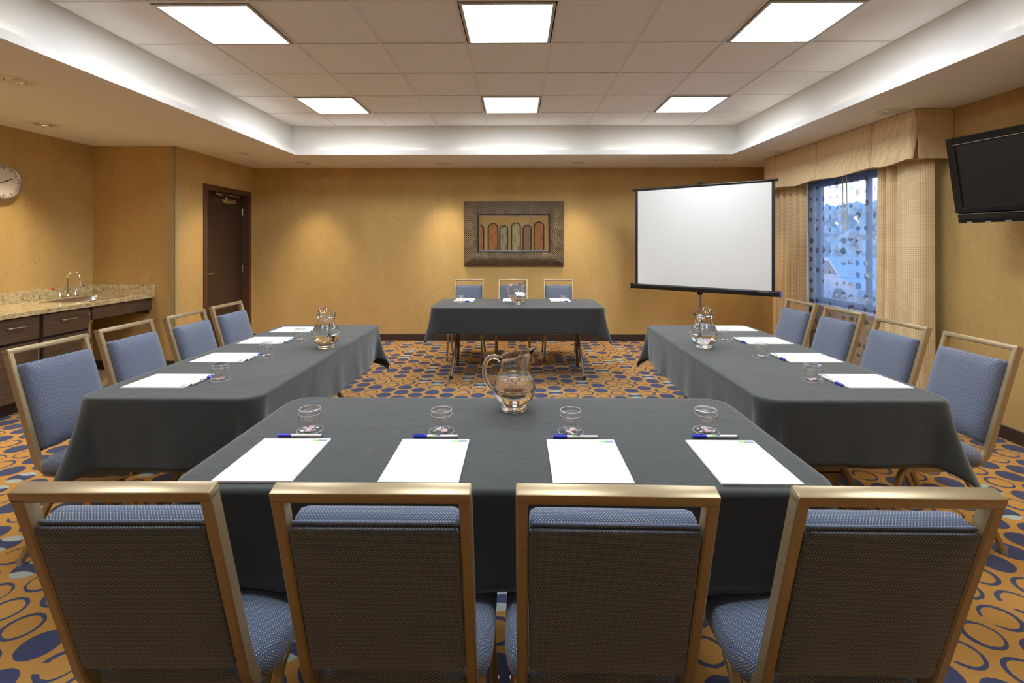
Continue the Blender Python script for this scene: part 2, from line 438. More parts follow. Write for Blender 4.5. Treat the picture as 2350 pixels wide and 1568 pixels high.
st('wall_right', MB().span((XR, YR, 0), (XR + WT, WY0, ZT)).span((XR, WY1, 0), (XR + WT, YB, ZT)).span((XR, WY0, 0), (XR + WT, WY1, WZ0)).span((XR, WY0, WZ1), (XR + WT, WY1, ZT)), 'wallpaper')
BH = .095
def bb(name, a, b): st(name, MB().span(a, b, .004, 1), 'baseboard_vinyl')
bb('baseboard_back', (XD, YB - .014, 0), (XR, YB, BH)); bb('baseboard_left', (XL, YR, 0), (XL + .014, YN, BH))
bb('baseboard_niche', (XL + .014, YN - .014, 0), (XD + .014, YN, BH)); bb('baseboard_door', (XD, YN, 0), (XD + .014, DY0 - .06, BH))
bb('baseboard_right', (XR - .014, YR, 0), (XR, YB - .014, BH)); bb('baseboard_rear', (XL + .014, YR, 0), (XR - .014, YR + .014, BH))
st('trim_1', MB().span((XD - .05, YN - .004, BH), (XD + .004, YN, ZS), .001, 1).span((XD, YN - .004, BH), (XD + .004, YN + .05, ZS), .001, 1), 'corner_guard')
# ceiling: soffit ring with a lit trough, upright cove faces, tiles hung in tees
SB = .09; LIP = .055
cl = MB()
for a, b in (((XL, YR), (TX0, YB)), ((TX1, YR), (XR, YB)), ((TX0, TY1 - SB), (TX1, YB)), ((TX0, YR), (TX1, TY0 + SB))):
    pass
lx0, lx1, ly0, ly1 = TX0 + SB, TX1 - SB, TY0 + SB, TY1 - SB
for a, b in (((XL - .05, YR - .05), (lx0, YB + .05)), ((lx1, YR - .05), (XR + .05, YB + .05)), ((lx0, ly1), (lx1, YB + .05)), ((lx0, YR - .05), (lx1, ly0))):
    cl.span((a[0], a[1], ZS), (b[0], b[1], ZS + .012))
for a, b in (((lx0 - .012, ly0 - .012), (lx0, ly1 + .012)), ((lx1, ly0 - .012), (lx1 + .012, ly1 + .012)), ((lx0, ly1), (lx1, ly1 + .012)), ((lx0, ly0 - .012), (lx1, ly0))):
    cl.span((a[0], a[1], ZS + .012), (b[0], b[1], ZS + LIP))
CEIL = st('ceiling', cl, 'soffit_paint')
cw = MB()
for a, b in (((TX0 - .03, TY0), (TX0, TY1)), ((TX1, TY0), (TX1 + .03, TY1)), ((TX0 - .03, TY1), (TX1 + .03, TY1 + .03)), ((TX0 - .03, TY0 - .03), (TX1 + .03, TY0))):
    cw.span((a[0], a[1], ZS + .012), (b[0], b[1], ZT + .05))
cw.build('cove_face', 'cove_paint', CEIL)
MB().span((TX0 - .1, TY0 - .1, ZT + .05), (TX1 + .1, TY1 + .1, ZT + .09)).build('ceiling_slab', 'dark_slot', CEIL)
T = .6096; GX0, GY0 = -1.5813, 3.4276
xs = sorted([TX0, TX1] + [GX0 + i * T for i in range(-1, 7)])
ys = sorted([TY0, TY1] + [GY0 + j * T for j in range(-5, 4)])
LIGHTCELL = {}
tile_cache = {}
for i in range(len(xs) - 1):
    for j in range(len(ys) - 1):
        ci = round((xs[i] - GX0) / T); cj = round((ys[j] - GY0) / T)
        w, d = xs[i + 1] - xs[i], ys[j + 1] - ys[j]
        if abs(w - T) < .02 and abs(d - T) < .02 and ci in (-1, 2, 5) and cj in (-7, -4, -1, 2):
            LIGHTCELL[(ci, cj)] = ((xs[i] + xs[i + 1]) / 2, (ys[j] + ys[j + 1]) / 2); continue
        key = (round(w, 3), round(d, 3))
        if key not in tile_cache:
            o = MB().span((-w / 2 + .004, -d / 2 + .004, .004), (w / 2 - .004, d / 2 - .004, .02), .003, 1).build('ceiling_tile', 'tile_mineral', CEIL)
            tile_cache[key] = o.data
        else:
            o = bpy.data.objects.new('ceiling_tile', tile_cache[key]); C.objects.link(o); o.parent = CEIL
        o.location = ((xs[i] + xs[i + 1]) / 2, (ys[j] + ys[j + 1]) / 2, ZT + random.uniform(-.0006, .0006))
for x in xs[1:-1]: MB().span((x - .0085, TY0, ZT - .002), (x + .0085, TY1, ZT + .003)).build('tee_bar', 'tee_metal', CEIL)
for y in ys[1:-1]:
    for i in range(len(xs) - 1): MB().span((xs[i] + .0085, y - .0085, ZT - .0015), (xs[i + 1] - .0085, y + .0085, ZT + .003)).build('tee_bar', 'tee_metal', CEIL)

# ------------------------------------------------------------------ lamps
LPROTO = None
for (ci, cj), (x, y) in sorted(LIGHTCELL.items()):
    loc = (x, y, ZT - .004); lab = 'square white fluorescent panel light set in the tile ceiling'; grp = 'panel lights in the tile ceiling'
    if LPROTO is None:
        t = thing('ceiling_light', lab, 'ceiling light', loc, 0, grp); h = .288
        fr = MB()
        for a, b in (((-h, -h), (-h + .02, h)), ((h - .02, -h), (h, h)), ((-h + .02, -h), (h - .02, -h + .02)), ((-h + .02, h - .02), (h - .02, h))):
            fr.span((a[0], a[1], -.006), (b[0], b[1], .03), .002, 1)
        fr.build('frame', 'frame_grey', t)
        MB().span((-h + .02, -h + .02, .006), (h - .02, h - .02, .012)).build('diffuser', 'panel_glow', t)
        MB().span((-h, -h, .03), (h, h, .05)).build('housing', 'frame_grey', t)
        LPROTO = t
    else: dup(LPROTO, loc, 0, lab, grp)
def cove(p0, p1):
    p0, p1 = Vector(p0), Vector(p1); L = (p1 - p0).length; n = max(1, round(L / 1.55)); d = (p1 - p0) / n
    for k in range(n):
        a = p0 + d * k + d * .12; b = p0 + d * (k + 1) - d * .12
        o = MB().cyl(a, b, .009, 8).build('cove_tube_light', 'cove_tube')
        tag(o, 'thin fluorescent tube lying in the ceiling cove trough', 'tube light', 'tubes hidden in the ceiling cove')
zc = ZS + .024
cove((TX0 + .045, TY0 + .1, zc), (TX0 + .045, TY1 - .1, zc)); cove((TX1 - .045, TY0 + .1, zc), (TX1 - .045, TY1 - .1, zc)); cove((TX0 + .1, TY1 - .045, zc), (TX1 - .1, TY1 - .045, zc))
DL = [(-3.27, 3.10), (-4.22, 4.24), (-3.26, 5.64), (-2.80, 6.30), (-.985, 6.37), (.808, 6.33), (2.59, 6.14), (3.0, 5.64), (3.02, 3.90), (3.02, 2.15), (3.02, .40), (-3.27, 1.2), (-4.22, 2.6), (-4.22, .9)]
DPROTO = None
for x, y in DL:
    loc = (x, y, ZS); lab = 'round recessed downlight with a silver reflector in the soffit'; grp = 'downlights in the soffit'
    if DPROTO is None:
        t = thing('downlight', lab, 'downlight', loc, 0, grp)
        MB().lathe([(.086, -.001), (.088, -.006), (.112, -.006), (.116, -.002), (.116, .0005)], 32).build('trim_ring', 'trim_white', t, 40)
        MB().lathe([(.088, -.004), (.080, -.0025), (.060, -.0015), (.0, -.001)], 32).build('reflector', 'can_reflector', t, 40)
        MB().lathe([(.056, -.0018), (.053, -.006), (.048, -.0016)], 32).build('lamp_ring', 'chrome', t, 40)
        DPROTO = t
        ld = bpy.data.lights.new('downlight_bulb', 'SPOT'); lo = bpy.data.objects.new('downlight_bulb', ld); C.objects.link(lo)
        lo.parent = t; lo.location = (0, 0, -.02); ld.energy = SPOT; ld.color = WARM; ld.spot_size = math.radians(82); ld.spot_blend = 1.0; ld.shadow_soft_size = .07
    else:
        t = dup(DPROTO, loc, 0, lab, grp)
        if x > 2.9 and y > 3:      # the two beside the valance are switched off
            for ch in list(t.children):
                if ch.type == 'LIGHT': bpy.data.objects.remove(ch)

# ------------------------------------------------------------------ window, view outside, curtains
w1 = struct('window_1', (XR, (WY0 + WY1) / 2, WZ0))
hy = (WY1 - WY0) / 2; hz = WZ1 - WZ0
f = MB()
for a, b in (((.05, -hy, 0), (.10, -hy + .06, hz)), ((.05, hy - .06, 0), (.10, hy, hz)), ((.05, -hy + .06, 0), (.10, hy - .06, .06)), ((.05, -hy + .06, hz - .06), (.10, hy - .06, hz))): f.span(a, b, .004, 1)
f.build('window_frame', 'window_frame_metal', w1)
MB().span((.055, -.025, .06), (.095, .025, hz - .06), .004, 1).build('mullion', 'window_frame_metal', w1)
for a, b in ((-hy + .06, -.025), (.025, hy - .06)): MB().span((.073, a, .06), (.077, b, hz - .06)).build('window_pane', 'window_glass', w1)
MB().span((-.03, -hy - .03, -.03), (.05, hy + .03, .0), .004, 1).build('window_sill', 'trim_white', w1)
MB().span((.02, -hy, hz - .11), (.05, hy, hz), .004, 1).build('blind_headrail', 'window_frame_metal', w1)
tag(MB().span((XR + WT, -12, -.52), (40, 34, -.45)).build('ground', 'asphalt'), kind='structure')
def hedge(x, y0, y1, h, lab):
    mb = MB(); n = 1500; rnd = random.Random(3)
    for k in range(n):
        c = Vector((x + rnd.uniform(-.45, .45), rnd.uniform(y0, y1), -.45 + rnd.uniform(.0, h) + .15 * rnd.random()))
        r = rnd.uniform(.16, .34); g = bmesh.ops.create_icosphere(mb.bm, subdivisions=1, radius=r)['verts']
        for v in g: v.co = v.co * rnd.uniform(.75, 1.2) + c
    tag(mb.build('hedge', 'hedge_leaf'), lab, 'hedge')
hedge(13.5, 9, 32, 3.2, 'tall leafy hedge outside beyond the window')
def car(loc, rz, lab):
    t = thing('parked_car', lab, 'car', loc, rz)
    body = [(-2.1, .25), (-2.15, .65), (-1.9, .82), (-1.1, .90), (1.0, .92), (1.9, .80), (2.1, .6), (2.1, .25)]
    cab = [(-1.15, .90), (-.55, 1.40), (.65, 1.42), (1.25, .92)]
    M = Matrix.Rotation(PI / 2, 4, 'X')
    MB().prism(body, -.85, .85).xf(M).build('body', 'car_paint', t); MB().prism(cab, -.72, .72).xf(M).build('cabin', 'car_paint', t)
    gl = [(-.98, .95), (-.5, 1.33), (.58, 1.35), (1.02, .95)]
    MB().prism(gl, -.735, .735).xf(M).build('side_window', 'car_glass', t)
    MB().span((-.25, -.737, .94), (-.17, .737, 1.36)).build('pillar', 'car_paint', t)
    for x in (-1.35, 1.3):
        for y in (-.78, .78): MB().cyl((x, y - .1, .31), (x, y + .1, .31), .31, 20).build('wheel', 'rubber_black', t)
car((9.6, 14.2, -.45), PI / 2 - .1, 'silver parked car outside beyond the window')

def drape(name, lab, y0, y1, xc, amp, nf, z0, z1, pinch=0., wide=False):
    mb = MB(); ny, nz = nf * 12, 14; rows = []
    for b in range(nz + 1):
        t = b / nz; z = z1 + (z0 - z1) * t; row = []
        for a in range(ny + 1):
            s = a / ny; ph = 2 * PI * nf * s
            yy = y0 + (y1 - y0) * s + .018 * math.sin(ph * 1.0 + 1.7) * t + pinch * (s - .5) * (1 - t)
            if wide:      # one broad soft fold, a deep valley, then two narrow folds
                w_ = -max(0., math.sin(PI * s / .62)) ** .55 if s < .62 else .9 * abs(math.sin(PI * (s - .62) / .19)) ** .6 * -.75
                xx = xc + .045 + amp * (.8 + .3 * t) * w_ * 1.25
                yy -= .03 * t * (1 - s)
            else: xx = xc + amp * (.65 + .45 * t) * (math.sin(ph) * .8 + .25 * math.sin(ph * .5 + .6))
            row.append((xx, yy, z))
        rows.append(row)
    vs = mb.grid(rows)
    L = mb.bm.loops.layers.uv.new('cloth'); 
    o = mb.build(name, 'gingham' if name == 'drape' else 'sheer', None, 180)
    # arc-length UVs so the print follows the folds
    acc = [0.]
    for a in range(ny): acc.append(acc[-1] + (Vector(rows[nz // 2][a + 1]) - Vector(rows[nz // 2][a])).length)
    me = o.data; uvl = me.uv_layers['UVMap']
    for lp in me.loops:
        vi = lp.vertex_index; uvl.data[lp.index].uv = (acc[vi % (ny + 1)], rows[vi // (ny + 1)][0][2])
    me.uv_layers.active = uvl; uvl.active_render = True
    return tag(o, lab, 'curtain')
drape('drape', 'tan gingham drape hanging beside the wall television', 3.86, 4.41, 3.275, .100, 4, .015, 2.40, 0., True)
drape('drape', 'tan gingham drape hanging behind the projection screen', 5.47, 6.12, 3.27, .05, 5, .015, 2.40)
drape('sheer_curtain', 'sheer voile curtain printed with brown and pale dots over the window', 4.33, 5.60, 3.378, .015, 10, .03, 2.38)
for yy, ll in ((4.84, 'pale curtain wand hanging before the sheer curtain, nearer the television'), (4.90, 'pale curtain wand hanging before the sheer curtain, nearer the projection screen')):
    tag(MB().cyl((3.30, yy, 1.50), (3.30, yy + .02, ZS), .006, 8).build('curtain_wand', 'wand_plastic', None, 40), ll, 'wand')
val = thing('valance', 'tan gingham box pleated valance above the window', 'valance', (0, 0, 0))
XV = 3.135
def flap(name, y0, y1, bulge, z0=2.03, ends=(0, 0)):
    rows = []; n = 40; mb = MB()
    for b in range(9):
        t = b / 8; row = []
        for a in range(n + 1):
            s = a / n; e = (math.exp(-(s / .10) ** 2) * ends[0] + math.exp(-((1 - s) / .10) ** 2) * ends[1])
            x = XV + .03 * (math.exp(-(s * (y1 - y0) / .012) ** 2) + math.exp(-((1 - s) * (y1 - y0) / .012) ** 2)) - bulge * t * (.4 + .6 * math.sin(PI * s)) - .03 * t * t * e + .012 * t * math.sin(9 * s + y0 * 3)
            row.append((x, y0 + (y1 - y0) * s, ZS - .004 + (z0 - ZS) * t - .012 * t * math.sin(7 * s + y0)))
        rows.append(row)
    mb.grid(rows)
    back = [[(p[0] + .006, p[1], p[2]) for p in r] for r in rows]; mb.grid(back)
    return mb.build(name, 'gingham', val, 60)
flap('pleat_panel', 3.815, 4.285, .045, 2.035, (1, .8)); flap('pleat_panel', 4.297, 5.073, .03, 2.03, (.6, .6)); flap('pleat_panel', 5.085, 5.85, .03, 2.03, (.6, .6)); flap('pleat_panel', 5.865, 6.15, .015, 2.03, (.5, 0))
MB().span((XV + .06, 3.82, 2.04), (XV + .068, 6.14, ZS - .004)).build('pleat_backing', 'gingham', val)
r = MB(); rows = []
for b in range(6):
    t = b / 5; rows.append([(XV + (XR - .005 - XV) * s / 8, 3.81 - .012 * t * math.sin(PI * s / 8) - .03 * t * math.exp(-(s / 2.) ** 2), ZS - .004 + (2.045 - ZS) * t) for s in range(9)])
r.grid(rows); r.grid([[(p[0], p[1] + .006, p[2]) for p in q] for q in rows]); r.build('valance_return', 'gingham', val, 60)
MB().span((XV + .02, 6.14, 2.04), (XR - .005, 6.148, ZS - .004)).build('valance_return', 'gingham', val)

# ------------------------------------------------------------------ door
d1 = struct('door_1', (XD, (DY0 + DY1) / 2, 0)); hw = (DY1 - DY0) / 2
f = MB()
f.span((-.14, -hw - .05, 0), (.016, -hw + .012, DZ + .05), .003, 1).span((-.14, hw - .012, 0), (.016, hw + .05, DZ + .05), .003, 1).span((-.14, -hw + .012, DZ - .012), (.016, hw - .012, DZ + .05), .003, 1)
f.build('door_frame', 'door_frame', d1)
MB().span((-.125, -hw + .014, .008), (-.08, hw - .014, DZ - .014), .002, 1).build('door_leaf', 'door_wood', d1)
lv = MB().cyl((-.08, -hw + .075, 1.0), (-.072, -hw + .075, 1.0), .027, 20).cyl((-.072, -hw + .075, 1.0), (-.03, -hw + .075, 1.0), .010, 12)
lv.tube([(-.033, -hw + .075, 1.0), (-.03, -hw + .10, 1.0), (-.032, -hw + .19, .998)], .010, 10).build('lever_handle', 'nickel', d1, 40)
MB().box((-.055, .08, DZ - .115), (.05, .27, .055), .008).build('closer_body', 'nickel', d1, 40)
MB().cyl((-.055, .04, DZ - .15), (-.055, .04, DZ - .07), .014, 14).build('closer_pinion', 'nickel', d1, 40)
MB().tube([(-.055, .04, DZ - .07), (-.045, -.10, DZ - .055), (-.03, -.20, DZ - .05)], .008, 8).tube([(-.03, -.22, DZ - .035), (-.03, .26, DZ - .035)], .009, 8).box((-.03, -.22, DZ - .035), (.022, .014, .05)).box((-.03, .26, DZ - .035), (.022, .014, .05)).build('closer_arm', 'nickel', d1, 40)
for z in (.25, 1.02, 1.80): MB().cyl((-.078, hw - .014, z - .05), (-.078, hw - .014, z + .05), .008, 10).build('hinge', 'nickel', d1, 40)

# ------------------------------------------------------------------ kitchenette
KX = -3.945; KZ = .822
ct = thing('countertop', 'speckled beige granite countertop with a low backsplash', 'countertop', (XL, 3.4, 0))
def L3(p): return (p[0] - XL, p[1] - 3.4, p[2])
SX0, SX1, SY0, SY1 = -4.44, -4.06, 4.42, 5.00   # sink cut-out
tp = MB()
for a, b in (((XL + .002, 1.2), (KX, SY0)), ((XL + .002, SY1), (KX, YN - .002)), ((XL + .002, SY0), (SX0, SY1)), ((SX1, SY0), (KX, SY1))):
    tp.span(L3((a[0], a[1], KZ - .036)), L3((b[0], b[1], KZ)))
tp.build('slab', 'granite', ct)
MB().span(L3((XL + .002, 1.2, KZ)), L3((XL + .024, YN - .024, KZ + .105)), .002, 1).build('backsplash', 'granite', ct)
MB().span(L3((XL + .002, YN - .024, KZ)), L3((KX, YN - .002, KZ + .105)), .002, 1).build('backsplash', 'granite', ct)
sk = thing('sink', 'stainless steel drop-in sink in the granite counter', 'sink', ((SX0 + SX1) / 2, (SY0 + SY1) / 2, KZ))
sx, sy = (SX1 - SX0) / 2, (SY1 - SY0) / 2
rows = []
for (ex, ez) in ((.02, .0005), (.018, .004), (-.012, .003), (-.02, -.01), (-.035, -.14), (-.06, -.155), (-.17, -.157)):
    row = []
    for k in range(40):
        a = 2 * PI * (k + .5) / 40; c_, s_ = math.cos(a), math.sin(a); p = .25
        hx_, hy_ = max(sx + ex, .01), max(sy + ex, .01)
        row.append((hx_ * math.copysign(abs(c_) ** p, c_), hy_ * math.copysign(abs(s_) ** p, s_), ez))
    rows.append(row)
b = MB(); vs = b.grid(rows, closed_u=True); b.cap(vs[-1]); b.build('basin', 'steel', sk, 30)
MB().lathe([(.0, -.1565), (.04, -.1555), (.042, -.156)], 20).build('drain', 'chrome', sk, 40)
fx, fy = -4.515, 4.78
fc = thing('faucet', 'chrome gooseneck faucet with wing handles behind the sink', 'faucet', (fx, fy, KZ))
MB().box((0, 0, .012), (.05, .22, .024), .01, 3).build('deck_plate', 'chrome', fc, 40)
path = [(0, 0, .02)] + [(0, 0, .05 + .02 * k) for k in range(8)] + [(.062 - .062 * math.cos(PI * k / 14), 0, .195 + .075 * math.sin(PI * k / 14)) for k in range(1, 14)] + [(.126, 0, .17), (.128, 0, .15)]
MB().tube(path, .0105, 14).build('spout', 'chrome', fc, 60); MB().cyl((.128, 0, .155), (.129, 0, .130), .0135, 14).build('aerator', 'chrome', fc, 40)
MB().lathe([(.024, .02), (.022, .035), (.013, .05)], 20).build('spout_collar', 'chrome', fc, 50)
for sgn, mm in ((-1, 'tap_red'), (1, 'tap_blue')):
    v = MB().lathe([(.022, .02), (.02, .04), (.013, .052), (.015, .065), (.010, .075), (.0, .078)], 18, c=(0, sgn * .085, 0))
    v.tube([(0, sgn * .085, .07), (.005, sgn * .115, .085), (.01, sgn * .165, .105)], [.008, .010, .012], 10)
    h = v.build('wing_handle', 'chrome', fc, 50); MB().cyl((.0115, sgn * .164, .1085), (.0108, sgn * .172, .112), .0115, 12).build('index_cap', mm, h, 40)
dp = thing('drain_pipe', 'white drain pipe under the open sink counter', 'pipe', (-4.27, 4.70, 0))
MB().tube(round_path([(0, 0, KZ - .16), (0, 0, .42), (-.1, 0, .36), (-.19, 0, .40), (-.345, 0, .42)], .05), .048, 16).build('trap', 'white_pipe', dp, 50)
MB().lathe([(.062, .58), (.062, .62)], 20, True, True).build('slip_nut', 'white_pipe', dp, 40)
ap = thing('sink_apron', 'dark stained wooden apron panel below the sink counter', 'panel', (KX - .03, 4.46, 0))
MB().span((-.022, 0, .655), (0, YN - .006 - 4.46, KZ - .038), .002, 1).build('apron_board', 'dark_wood', ap)
MB().span((-.022, YN - .03 - 4.46, .62), (-.5, YN - .006 - 4.46, KZ - .038), .002, 1).build('support_cleat', 'dark_wood', ap)
def cab(y0, y1, lab, hands):
    t = thing('base_cabinet', lab, 'cabinet', (XL + .003, (y0 + y1) / 2, 0)); h = (y1 - y0) / 2; D = KX - .035 - XL
    MB().span((0, -h, .10), (D - .022, h, KZ - .038)).build('carcass', 'cabinet_box', t)
    MB().span((0, -h, 0), (D - .08, h, .10)).build('toe_kick', 'cabinet_box', t)
    n = hands; w = 2 * h / n
    for k in range(n):
        a, b_ = -h + k * w + .012, -h + (k + 1) * w - .012
        dr = MB().span((D - .022, a, .585), (D, b_, KZ - .048), .002, 1).build('drawer', 'dark_wood', t)
        yc = (a + b_) / 2
        MB().tube(round_path([(D, yc - .065, .705), (D + .03, yc - .065, .705), (D + .03, yc + .065, .705), (D, yc + .065, .705)], .012), .0055, 8).build('drawer_pull', 'nickel', dr, 50)
        dd = MB().span((D - .022, a, .115), (D, b_, .565), .002, 1).build('door', 'dark_wood', t)
        MB().tube(round_path([(D, b_ - .04, .40), (D + .03, b_ - .04, .40), (D + .03, b_ - .04, .53), (D, b_ - .04, .53)], .012), .0055, 8).build('door_pull', 'nickel', dd, 50)
cab(3.985, 4.435, 'dark wooden base cabinet beside the open sink space', 1)
cab(3.13, 3.975, 'dark wooden base cabinet second from the open sink space', 2)
cab(1.2, 3.12, 'long dark wooden base cabinet farthest from the sink', 4)
ck = thing('wall_clock', 'round wall clock with a silver rim above the granite counter', 'clock', (XL + .001, 4.26, 1.925))
Mx = Matrix.Rotation(PI / 2, 4, 'Y')
MB().lathe([(.140, .03), (.145, .042), (.155, .040), (.158, .025), (.155, .0)], 48).xf(Mx).build('rim', 'steel', ck, 50)
MB().lathe([(.145, .0), (.144, .028), (.0, .028)], 48).xf(Mx).build('face', 'clock_face', ck, 40)
for k in range(60):
    a = 2 * PI * k / 60; big = k % 5 == 0; L_ = .030 if big else .017; wd = .0035 if big else .0018
    MB().box((0, 0, 0), (.0015, wd, L_)).xf(Matrix.Rotation(a, 4, 'X') @ Matrix.Translation((.0290, 0, .138 - L_ / 2))).build('hour_mark' if big else 'minute_mark', 'clock_ink', ck)
MB().box((.031, 0, .035), (.002, .008, .09)).xf(Matrix.Rotation(-1.1, 4, 'X')).build('hour_hand', 'clock_ink', ck); MB().box((.033, 0, .05), (.002, .005, .13)).xf(Matrix.Rotation(1.9, 4, 'X')).build('minute_hand', 'clock_ink', ck)

# ------------------------------------------------------------------ mirror and art
mr = thing('wall_mirror', 'rectangular mirror in a wide woven bronze frame', 'mirror', (-.045, YB, 1.51))
OW, OH, IW, IH = .697, .452, .497, .258
prof = [(0, 0), (0, .028), (.10, .036), (.35, .058), (.65, .060), (.92, .046), (1., .030), (1., 0)]
cor = [((-OW, -OH), (-IW, -IH)), ((OW, -OH), (IW, -IH)), ((OW, OH), (IW, IH)), ((-OW, OH), (-IW, IH))]
for k in range(4):
    b = MB(); rows = []
    for t, dpt in prof:
        row = []
        for (o_, i_) in (cor[k], cor[(k + 1) % 4]):
            row.append((o_[0] + (i_[0] - o_[0]) * t, -dpt - .002, o_[1] + (i_[1] - o_[1]) * t))
        rows.append(row)
    vs = b.grid(rows); b.cap([r_[0] for r_ in vs]); b.cap([r_[1] for r_ in vs][::-1]); b.build('frame_side', 'woven_bronze', mr, 30)
e = MB()
for a, c_ in (((-IW - .012, -IH - .012), (-IW + .002, IH + .012)), ((IW - .002, -IH - .012), (IW + .012, IH + .012)), ((-IW, -IH - .012), (IW, -IH + .002)), ((-IW, IH - .002), (IW, IH + .012))):
    e.span((a[0], -.040, a[1]), (c_[0], -.020, c_[1]), .003, 1)
e.build('inner_bead', 'bronze_edge', mr)
g = MB(); bv = .026
o4 = [g.bm.verts.new((x, -.018, z)) for x, z in ((-IW, -IH), (IW, -IH), (IW, IH), (-IW, IH))]; i4 = [g.bm.verts.new((x, -.0215, z)) for x, z in ((-IW + bv, -IH + bv), (IW - bv, -IH + bv), (IW - bv, IH - bv), (-IW + bv, IH - bv))]
g.cap(i4)
for k in range(4): g.cap([o4[k], o4[(k + 1) % 4], i4[(k + 1) % 4], i4[k]])
g.build('glass', 'mirror_glass', mr)
arts = [(-1.24, .345, 2.00, 'sixth'), (-.778, .345, 2.03, ''), (-.432, .288, 1.96, ''), (-.035, .32, 2.046, ''), (.324, .293, 1.98, ''), (.711, .345, 2.08, '')]
alab = ['orange brown arched painted wall panel beside the orange one', 'orange arched painted wall panel beside the narrow green one', 'narrow green arched painted wall panel', 'pale yellow arched painted wall panel amid the row', 'narrow brown and green arched painted wall panel', 'tallest orange arched painted wall panel at the row end']
for k, (x, w, zt, _) in enumerate(arts):
    x, w, zt = x * .92, w * .92, CAM_H + (zt - CAM_H) * .92
    t = thing('art_panel', alab[k], 'wall art', (x, YR + .002, .62)); H = zt - .62
    def arch(w_, h_, off): 
        r_ = w_ / 2; return [(-r_, off), (r_, off)] + [(r_ * math.cos(a * PI / 16), h_ - r_ + r_ * math.sin(a * PI / 16)) for a in range(17)]
    Mr = Matrix(((1, 0, 0, 0), (0, 0, 1, 0), (0, 1, 0, 0), (0, 0, 0, 1)))
    MB().prism(arch(w, H, 0), 0, .025).xf(Mr).build('arch_frame', 'art_frame', t)
    MB().prism(arch(w - .07, H - .035, .035), .025, .033).xf(Mr).build('painted_field', 'art_paint_%d' % ((k + 5) % 6), t)

# ------------------------------------------------------------------ projection screen
A = Vector((1.527, 6.09, 0)); B = Vector((2.713, 5.15, 0)); mid = (A + B) / 2; dv = B - A; SW = dv.length / 2; rz = math.atan2(dv.y, dv.x)
ps = thing('projection_screen', 'white projection screen on a black tripod stand beside the window', 'projection screen', (mid.x, mid.y, 0), rz)
MB().span((-SW, -.002, .862), (SW, .002, 2.028)).build('screen_sheet', 'screen_white', ps)
for s_ in (-1, 1): MB().span((s_ * SW, -.003, .86), (s_ * (SW + .034), .003, 2.03)).build('screen_border', 'screen_black', ps)
MB().span((-SW - .034, -.003, 2.028), (SW + .034, .003, 2.036)).build('screen_border', 'screen_black', ps)
MB().cyl((-SW - .05, 0, 2.046), (SW + .05, 0, 2.046), .013, 16).build('top_bar', 'case_black', ps, 40)
for s_ in (-1, 1): MB().cyl((s_ * (SW + .05), 0, 2.046), (s_ * (SW + .062), 0, 2.046), .018, 16).build('bar_cap', 'case_black', ps, 40)
MB().box((0, 0, .835), (2 * SW + .15, .058, .062), .014, 3).build('roller_case', 'case_black', ps, 40)
MB().box((SW + .082, 0, .835), (.014, .062, .070), .006).build('case_cap', 'blue_cap', ps, 40); MB().box((-SW - .082, 0, .835), (.014, .062, .070), .006).build('case_cap', 'case_black', ps, 40)
MB().span((SW - .12, -.0305, .846), (SW - .02, -.029, .858)).build('case_plate', 'steel', ps)
MB().cyl((0, .045, .30), (0, .045, 2.09), .013, 14).build('pole', 'pole_grey', ps, 40)
MB().box((0, .035, .80), (.05, .05, .06), .006).build('pole_bracket', 'case_black', ps, 40)
MB().tube(round_path([(-.0, .045, 2.085), (0, .0, 2.10), (0, -.02, 2.075), (0, -.01, 2.055)], .015), .006, 8).box((0, .04, 2.08), (.05, .02, .03), .004).build('hanging_hook', 'case_black', ps, 40)
MB().cyl((0, .045, .28), (0, .045, .46), .022, 16).build('leg_collar', 'case_black', ps, 40)
for k in range(3):
    a = 2 * PI * k / 3 + .5; c_, s_ = math.cos(a), math.sin(a)
    lg = MB().tube([(.02 * c_, .045 + .02 * s_, .42), (.22 * c_, .045 + .22 * s_, .20), (.42 * c_, .045 + .42 * s_, .012)], .010, 8).build('leg', 'pole_grey', ps, 40)
    MB().cyl((.42 * c_, .045 + .42 * s_, 0), (.415 * c_, .045 + .415 * s_, .03), .014, 10).build('rubber_foot', 'rubber_black', lg, 40)

# ------------------------------------------------------------------ television
u = Vector((.18, -.983, 0)).normalized(); dn = Vector((.095, 0.017, -.57)).normalized(); up = -dn; nrm = u.cross(up).normalized()
if nrm.x > 0: nrm = -nrm
up = (up - nrm * up.dot(nrm)).normalized()
TW, TH = 1.04, .585
org = Vector((2.935, 3.33, 2.085)) + u * TW / 2 - up * TH
tv = thing('television', 'black flat screen television on a wall arm beside the drape', 'television')
tv.matrix_world = Matrix(((u.x, nrm.x, up.x, org.x), (u.y, nrm.y, up.y, org.y), (u.z, nrm.z, up.z, org.z), (0, 0, 0, 1)))
MB().box((0, -.05, TH / 2), (TW, .07, TH), .012, 3).build('housing', 'tv_plastic', tv, 30)
b = MB(); BZ = .05
for a, c_ in (((-TW / 2, .075), (-TW / 2 + BZ, TH)), ((TW / 2 - BZ, .075), (TW / 2, TH)), ((-TW / 2 + BZ, TH - BZ), (TW / 2 - BZ, TH)), ((-TW / 2 + BZ, .075), (TW / 2 - BZ, .105))): b.span((a[0], -.018, a[1]), (c_[0], .0, c_[1]), .003, 1)
b.build('bezel', 'tv_plastic', tv, 30)
MB().span((-TW / 2 + BZ, -.018, .105), (TW / 2 - BZ, -.010, TH - BZ)).build('screen', 'tv_screen', tv)
MB().span((-TW / 2 + BZ - .004, -.002, TH - BZ), (TW / 2 - BZ, .0015, TH - BZ + .003)).build('bezel_line', 'tv_silver', tv)
MB().box((0, -.022, .036), (TW - .01, .036, .070), .010, 3).build('speaker_bar', 'tv_plastic', tv, 30)
